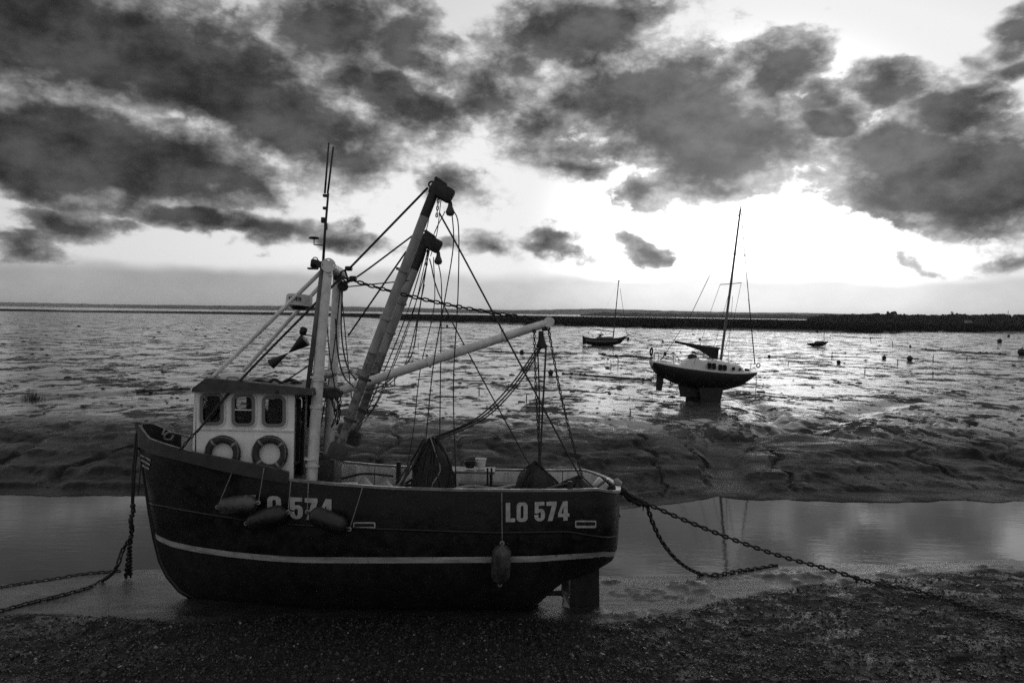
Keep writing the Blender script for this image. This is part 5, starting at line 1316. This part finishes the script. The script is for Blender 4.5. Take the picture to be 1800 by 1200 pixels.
ROPE = [([(1052, 621), (1075, 626), (1110, 626), (1145, 630)], 'weedy mooring rope on the mud between open boat and yacht', .10), ([(990, 657), (1050, 661), (1105, 665), (1145, 669)], 'weedy rope on the mud leading to the stern of the yacht', .06), ([(240, 688), (270, 686), (335, 684)], 'weed covered rope on the mud behind the wheelhouse roof', .06), ([(1460, 590), (1500, 593), (1550, 595)], 'weedy rope on the mud right of the tiny boat', .10), ([(1620, 614), (1680, 618), (1770, 623)], 'long weedy rope on the far right of the flats below the trees', .10), ([(870, 618), (920, 621), (1015, 622)], 'weedy rope on the mud left of the open boat', .07), ([(690, 574), (740, 575), (800, 577)], 'weedy rope along the far flats behind the derricks', .14), ([(1116, 596), (1122, 600), (1150, 607), (1200, 607)], 'mooring line from the buoy at the bow of the open boat', .05)]
for pts, lab, r_ in ROPE:
    P_ = lay(pts, r_ * .5); t = moor('weedy_mooring_rope', lab, 'rope', P_[0]); Q = smooth_path([p - P_[0] for p in P_], 8)
    MB().tube(Q, [r_ * (.6 + .7 * rnd.random()) for _ in Q], 6).build('strand', M_WEED, t, True)
    for k in range(5): q = rnd.choice(Q); MB().lathe([(r_ * 2.4, -.02), (r_ * 2.0, r_ * 1.0), (r_ * .8, r_ * 1.7), (0, r_ * 1.8)], q, Vector((0, 0, 1)), 8).build('weed_clump', M_WEED, t)
# clumps of bladder weed scattered over the flats: too many and too small to count
q = random.Random(9); mb = MB()
spots = [on_z(q.uniform(-50, 1850), 570 + 170 * q.random() ** 1.3, FLAT) for k in range(520)]
spz = terrain(np.array([p.x for p in spots]), np.array([p.y for p in spots]))[0]
for p, z in zip(spots, spz):
    if p.y > 230: continue
    s_ = (.04 + .11 * q.random() ** 3) * (.6 + p.y / 90)
    n = 6; v = []
    for j, (rr, hh) in enumerate(((1, -.1), (.8, .30), (.35, .55))):
        for i in range(n): w = 2 * math.pi * i / n; e = q.uniform(.6, 1.3); v.append((p.x + math.cos(w) * s_ * rr * e * 1.5, p.y + math.sin(w) * s_ * rr * e, z + hh * s_ * q.uniform(.7, 1.2)))
    mb.add(v, [(j * n + i, j * n + (i + 1) % n, (j + 1) * n + (i + 1) % n, (j + 1) * n + i) for j in range(2) for i in range(n)] + [tuple(2 * n + i for i in range(n))])
o = mb.build('weed_clumps', M_WEED, None, fix=False); tag(o, 'dark clumps of bladder weed scattered over the mud flats', 'seaweed', kind='stuff')
# grass tuft on the bank
p = on_ground(58, 699); mb = MB(); q = random.Random(4)
for k in range(130):
    w = q.uniform(0, 6.28); r_ = q.uniform(0, .42); h_ = q.uniform(.15, .55) * (1 - r_); a = Vector((math.cos(w) * r_ * 1.6, math.sin(w) * r_, -.03)); t_ = a + Vector((math.cos(w) * .18 * q.random(), .05, h_)); s_ = Vector((.012, 0, 0))
    mb.add([a - s_, a + s_, t_ + s_ * .2, t_ - s_ * .2], [(0, 1, 2, 3)])
o = mb.build('grass_tuft', pbr('marsh_grass', .03, .8), None, fix=False); o.location = p; tag(o, 'ragged dark grass tuft on the creek bank off the bow', 'grass')

# ---- stones, shells and weed of the near beach
q = random.Random(77); mbs = {0: MB(), 1: MB()}
cube = [(-1, -1, -1), (1, -1, -1), (1, 1, -1), (-1, 1, -1), (-.6, -.6, 1), (.6, -.6, 1), (.6, .6, 1), (-.6, .6, 1)]
cf = [(4, 5, 6, 7), (0, 1, 5, 4), (1, 2, 6, 5), (2, 3, 7, 6), (3, 0, 4, 7)]
PXs = np.array([q.uniform(-60, 1860) for _ in range(26000)]); PYs = np.array([1000 + 225 * q.random() ** .75 for _ in range(26000)])
cand = [on_z(a, b, .22) for a, b in zip(PXs, PYs)]
CX = np.array([c.x for c in cand]); CY = np.array([c.y for c in cand]); CZ, CW, _ = terrain(CX, CY)
V = {0: [], 1: []}; Fc = {0: [], 1: []}
for x, y, z, w in zip(CX, CY, CZ, CW):
    if w < q.uniform(.25, .95): continue
    s_ = .006 + .018 * q.random() ** 3 + (.03 * q.random() if q.random() < .02 else 0); kind = 1 if q.random() < .018 else 0
    an = q.uniform(0, 6.28); ca, sa = math.cos(an), math.sin(an); fl = q.uniform(.35, .9); el_ = q.uniform(.7, 1.5); o = len(V[kind])
    tx, ty = q.uniform(-.5, .5), q.uniform(-.5, .5)
    for cx, cy, cz in cube:
        cx *= el_ * q.uniform(.75, 1.2); cy *= q.uniform(.75, 1.2); h = cz * fl
        V[kind].append((x + s_ * (cx * ca - cy * sa), y + s_ * (cx * sa + cy * ca), z + s_ * (h + .45 * fl + tx * cx + ty * cy)))
    Fc[kind] += [tuple(i + o for i in c) for c in cf]
o = pyd('beach_stones', V[0], Fc[0], pbr('wet_stone', .016, .30, .7, 30, .2, 60)); tag(o, 'small dark wet stones and weed scraps covering the near beach', 'stones', kind='stuff')
o = pyd('shells', V[1], Fc[1], pbr('pale_shell', .20, .35, .3, 30)); tag(o, 'pale shell fragments among the dark beach stones', 'shells', kind='stuff')

# ---- cordgrass and sea purslane along the edge of the salt marsh
q = random.Random(31); V_ = []; F_ = []
for k in range(9000):
    a = q.uniform(MARSH_AZ[1] - .05, MARSH_AZ[-2] + .05); d = float(np.interp(a, MARSH_AZ, MARSH_D)) + 260 * q.random() ** 1.8
    V_.append((math.sin(a) * d, math.cos(a) * d, q.uniform(.5, 1.5)))
A_ = np.array(V_); gz, _, gm = terrain(A_[:, 0], A_[:, 1]); V_ = []
for (x, y, s_), z, w in zip(A_, gz, gm):
    if w < .3 or math.atan2(x, y) < -.16: continue
    o = len(V_); e = q.uniform(1.5, 4.0)
    for i in range(5): an = 2 * math.pi * i / 5; V_.append((x + math.cos(an) * s_ * e * q.uniform(.7, 1.2), y + math.sin(an) * s_ * q.uniform(.7, 1.2), z - .1))
    for i in range(5): an = 2 * math.pi * i / 5; V_.append((x + math.cos(an) * s_ * e * .6 * q.uniform(.6, 1.2), y + math.sin(an) * s_ * .6, z + s_ * .55 * q.uniform(.5, 1.2)))
    F_ += [(o + i, o + (i + 1) % 5, o + 5 + (i + 1) % 5, o + 5 + i) for i in range(5)] + [tuple(o + 5 + i for i in range(5))]
o = pyd('marsh_vegetation', V_, F_, pbr('marsh_plants', .014, 1.0, .4, .4, spec=.0)); tag(o, 'low dark vegetation covering the salt marsh', 'marsh plants', kind='stuff')

# ================================================================== far shores
def ridge(name, pts, dist, depth, mat, seed, rough, base=-3.0, kind='structure', n=260):
    """land seen across the water: outline from pixels at a given distance, with its own depth"""
    px = np.linspace(pts[0][0], pts[-1][0], n); py = np.interp(px, [p[0] for p in pts], [p[1] for p in pts])
    v = []; f = []; m = 5; nz_ = fbm(px * .12, px * 0 + seed, 4, seed)
    for k in range(n):
        p = on_y(px[k], py[k], dist); hgt = max(.5, p.z + rough * (nz_[k] - .5) * 2)
        for j in range(m):
            t = j / (m - 1); yy = dist + depth * (t - .5) * 2
            v.append((p.x * yy / dist, yy, base + (hgt - base) * math.sin(math.pi * t) ** .6 if 0 < j < m - 1 else base))
    for k in range(n - 1):
        for j in range(m - 1): f.append((k * m + j, (k + 1) * m + j, (k + 1) * m + j + 1, k * m + j + 1))
    o = pyd(name, v, f, mat, None, True); tag(o, kind=kind); return o
M_LAND = pbr('far_land', .045, .95, .4, .01, spec=.1); M_WOODLAND = pbr('woodland', .025, .95, .5, .2, spec=.05)
ridge('far_hills', [(-600, 524), (0, 531), (200, 535), (380, 537), (560, 537.5), (700, 540.5), (900, 545), (1000, 543.5), (1060, 542.5), (1140, 545), (1300, 549), (1420, 550), (1500, 552), (1700, 557), (2300, 566)], 9000, 900, M_LAND, 3, 5)
ridge('far_shore', [(-600, 527), (0, 536), (140, 538.4), (200, 538.2), (215, 537), (290, 535.5), (400, 537.5), (560, 540), (640, 541.5), (760, 543.5), (860, 545.5), (980, 547.5)], 6000, 300, M_LAND, 5, 4)
ridge('wooded_shore', [(1020, 552), (1055, 549.8), (1062, 548.6), (1090, 549.5), (1180, 550.5), (1260, 552), (1340, 553), (1400, 553), (1440, 554), (1500, 556)], 2600, 160, M_WOODLAND, 7, 2.5)
# line of trees beyond the marsh
q = random.Random(21); mb = MB()
tops = [(1425, 556.5), (1445, 553), (1500, 551.5), (1560, 551), (1600, 553), (1640, 552.5), (1690, 551.5), (1705, 553.5), (1740, 551.5), (1800, 552.5), (1900, 553), (2100, 556)]
ico = bmesh.new(); bmesh.ops.create_icosphere(ico, subdivisions=2, radius=1); iv = [v.co.copy() for v in ico.verts]; ifc = [tuple(v.index for v in f.verts) for f in ico.faces]; ico.free()
def crown_blob(c, r, q):
    ph = [q.uniform(0, 6) for _ in range(3)]; out = []
    for p in iv:
        k = 1 + .22 * math.sin(5 * p.x + ph[0]) * math.sin(4 * p.z + ph[1]) + .12 * math.sin(9 * p.y + ph[2]) + q.uniform(-.08, .08)
        out.append(c + Vector((p.x * r[0] * k, p.y * r[1] * k, p.z * r[2] * k)))
    return out, ifc
for k in range(420):
    a = q.uniform(1425, 2050); d = q.uniform(880, 1060); yt = float(np.interp(a, [t[0] for t in tops], [t[1] for t in tops])) + q.uniform(-.3, 2.2)
    p = on_y(a, yt, d); r_ = q.uniform(1.6, 3.6)
    if p.z < 4: p.z = 4
    mb.add(*crown_blob(Vector((p.x, p.y, p.z - r_)), (r_ * q.uniform(1, 2.2), r_, r_), q)); mb.add(*crown_blob(Vector((p.x + q.uniform(-2, 2), p.y, max(2.5, (p.z - r_) * .5))), (r_ * 1.8, r_, max(2, p.z * .4)), q))
o = mb.build('woodland', M_WOODLAND, None, fix=False); tag(o, 'dark belt of trees along the far edge of the salt marsh', 'trees', kind='stuff')
for a, yt, w, lab in ((1566, 547.5, 6.5, 'broad round tree standing above the dark tree belt'), (1674, 547, 2.4, 'slim bare tree standing above the dark tree belt'), (1543, 550, 4, 'low spreading tree beside the broad round tree')):
    d = 900; p = on_y(a, yt, d); t = empty('tree', (p.x, d, 2.0)); tag(t, lab, 'tree', 'single trees above the tree belt')
    H = p.z - 2.0
    MB().tube([(0, 0, 0), (.1, 0, H * .45), (0, 0, H * .8)], [.5, .35, .12], 7).build('trunk', M_WOODLAND, t)
    mb = MB()
    for k in range(26):
        r_ = w * q.uniform(.14, .30); mb.add(*crown_blob(Vector((q.gauss(0, .42) * w, q.gauss(0, .4) * w, H * .72 + q.uniform(-.24, .24) * H)), (r_, r_, r_ * .8), q))
    mb.build('crown', M_WOODLAND, t, fix=False)
p = on_y(1702, 563, 860); t = empty('far_house', (p.x, 860, 1.6)); tag(t, 'small pale house in front of the far tree belt', 'house')
W_ = 5.6; mw = pbr('pale_render', .30, .8)
MB().box((0, 0, 1.6), (W_, 5, 3.2)).build('wall', mw, t); MB().add([(-W_ / 2 - .3, -2.8, 3.2), (W_ / 2 + .3, -2.8, 3.2), (W_ / 2 + .3, 2.8, 3.2), (-W_ / 2 - .3, 2.8, 3.2), (-W_ / 2 - .3, 0, 4.9), (W_ / 2 + .3, 0, 4.9)], [(0, 1, 5, 4), (2, 3, 4, 5), (1, 2, 5), (3, 0, 4), (0, 3, 2, 1)]).build('roof', M_WOODLAND, t)
for dx_ in (-1.5, 1.4): MB().box((dx_, -2.52, 1.6), (1.0, .06, 1.1)).build('window', M_WINDOW, t)
for i, (a, yt, hpx, d) in enumerate(((76, 531.5, 7, 3700), (144, 532.5, 6.5, 3700), (202, 533.5, 6, 3700), (1772, 544.5, 9, 1000))):
    p = on_y(a, yt, d); base = on_y(a, yt + hpx, d); t = empty('transmission_pylon' if i < 3 else 'radio_mast', (base.x, d, max(0, base.z))); H = p.z - max(0, base.z)
    tag(t, 'thin transmission pylon on the far shore off the bow' if i < 3 else 'thin radio mast above the far tree belt', 'pylon' if i < 3 else 'mast', 'pylons on the far shore' if i < 3 else None)
    for sx in (-1, 1): MB().tube([(sx * H * .05, 0, 0), (0, 0, H)], H * .012 + .12, 5).build('leg', M_WOODLAND, t)
    for zz in (.68, .86) if i < 3 else (.5,): MB().tube([(-H * (.16 if i < 3 else .03), 0, H * zz), (H * (.16 if i < 3 else .03), 0, H * zz)], H * .010 + .1, 4).build('cross_arm', M_WOODLAND, t)

# ================================================================== haze over the estuary
hm = bpy.data.materials.new('haze'); hm.use_nodes = True
g = N(hm.node_tree); g.n.clear()
pv = g.new('ShaderNodeVolumePrincipled'); pv.inputs['Color'].default_value = grey(.92); pv.inputs['Density'].default_value = 4.5e-5; pv.inputs['Anisotropy'].default_value = .3
ho = g.new('ShaderNodeOutputMaterial'); g.l.new(pv.outputs[0], ho.inputs['Volume'])
haze = MB().box((0, 6900, 28.0), (74000, 14400, 64.0)).build('haze', hm, None)
tag(haze, 'thin pale haze lying over the whole estuary', 'haze', kind='stuff')
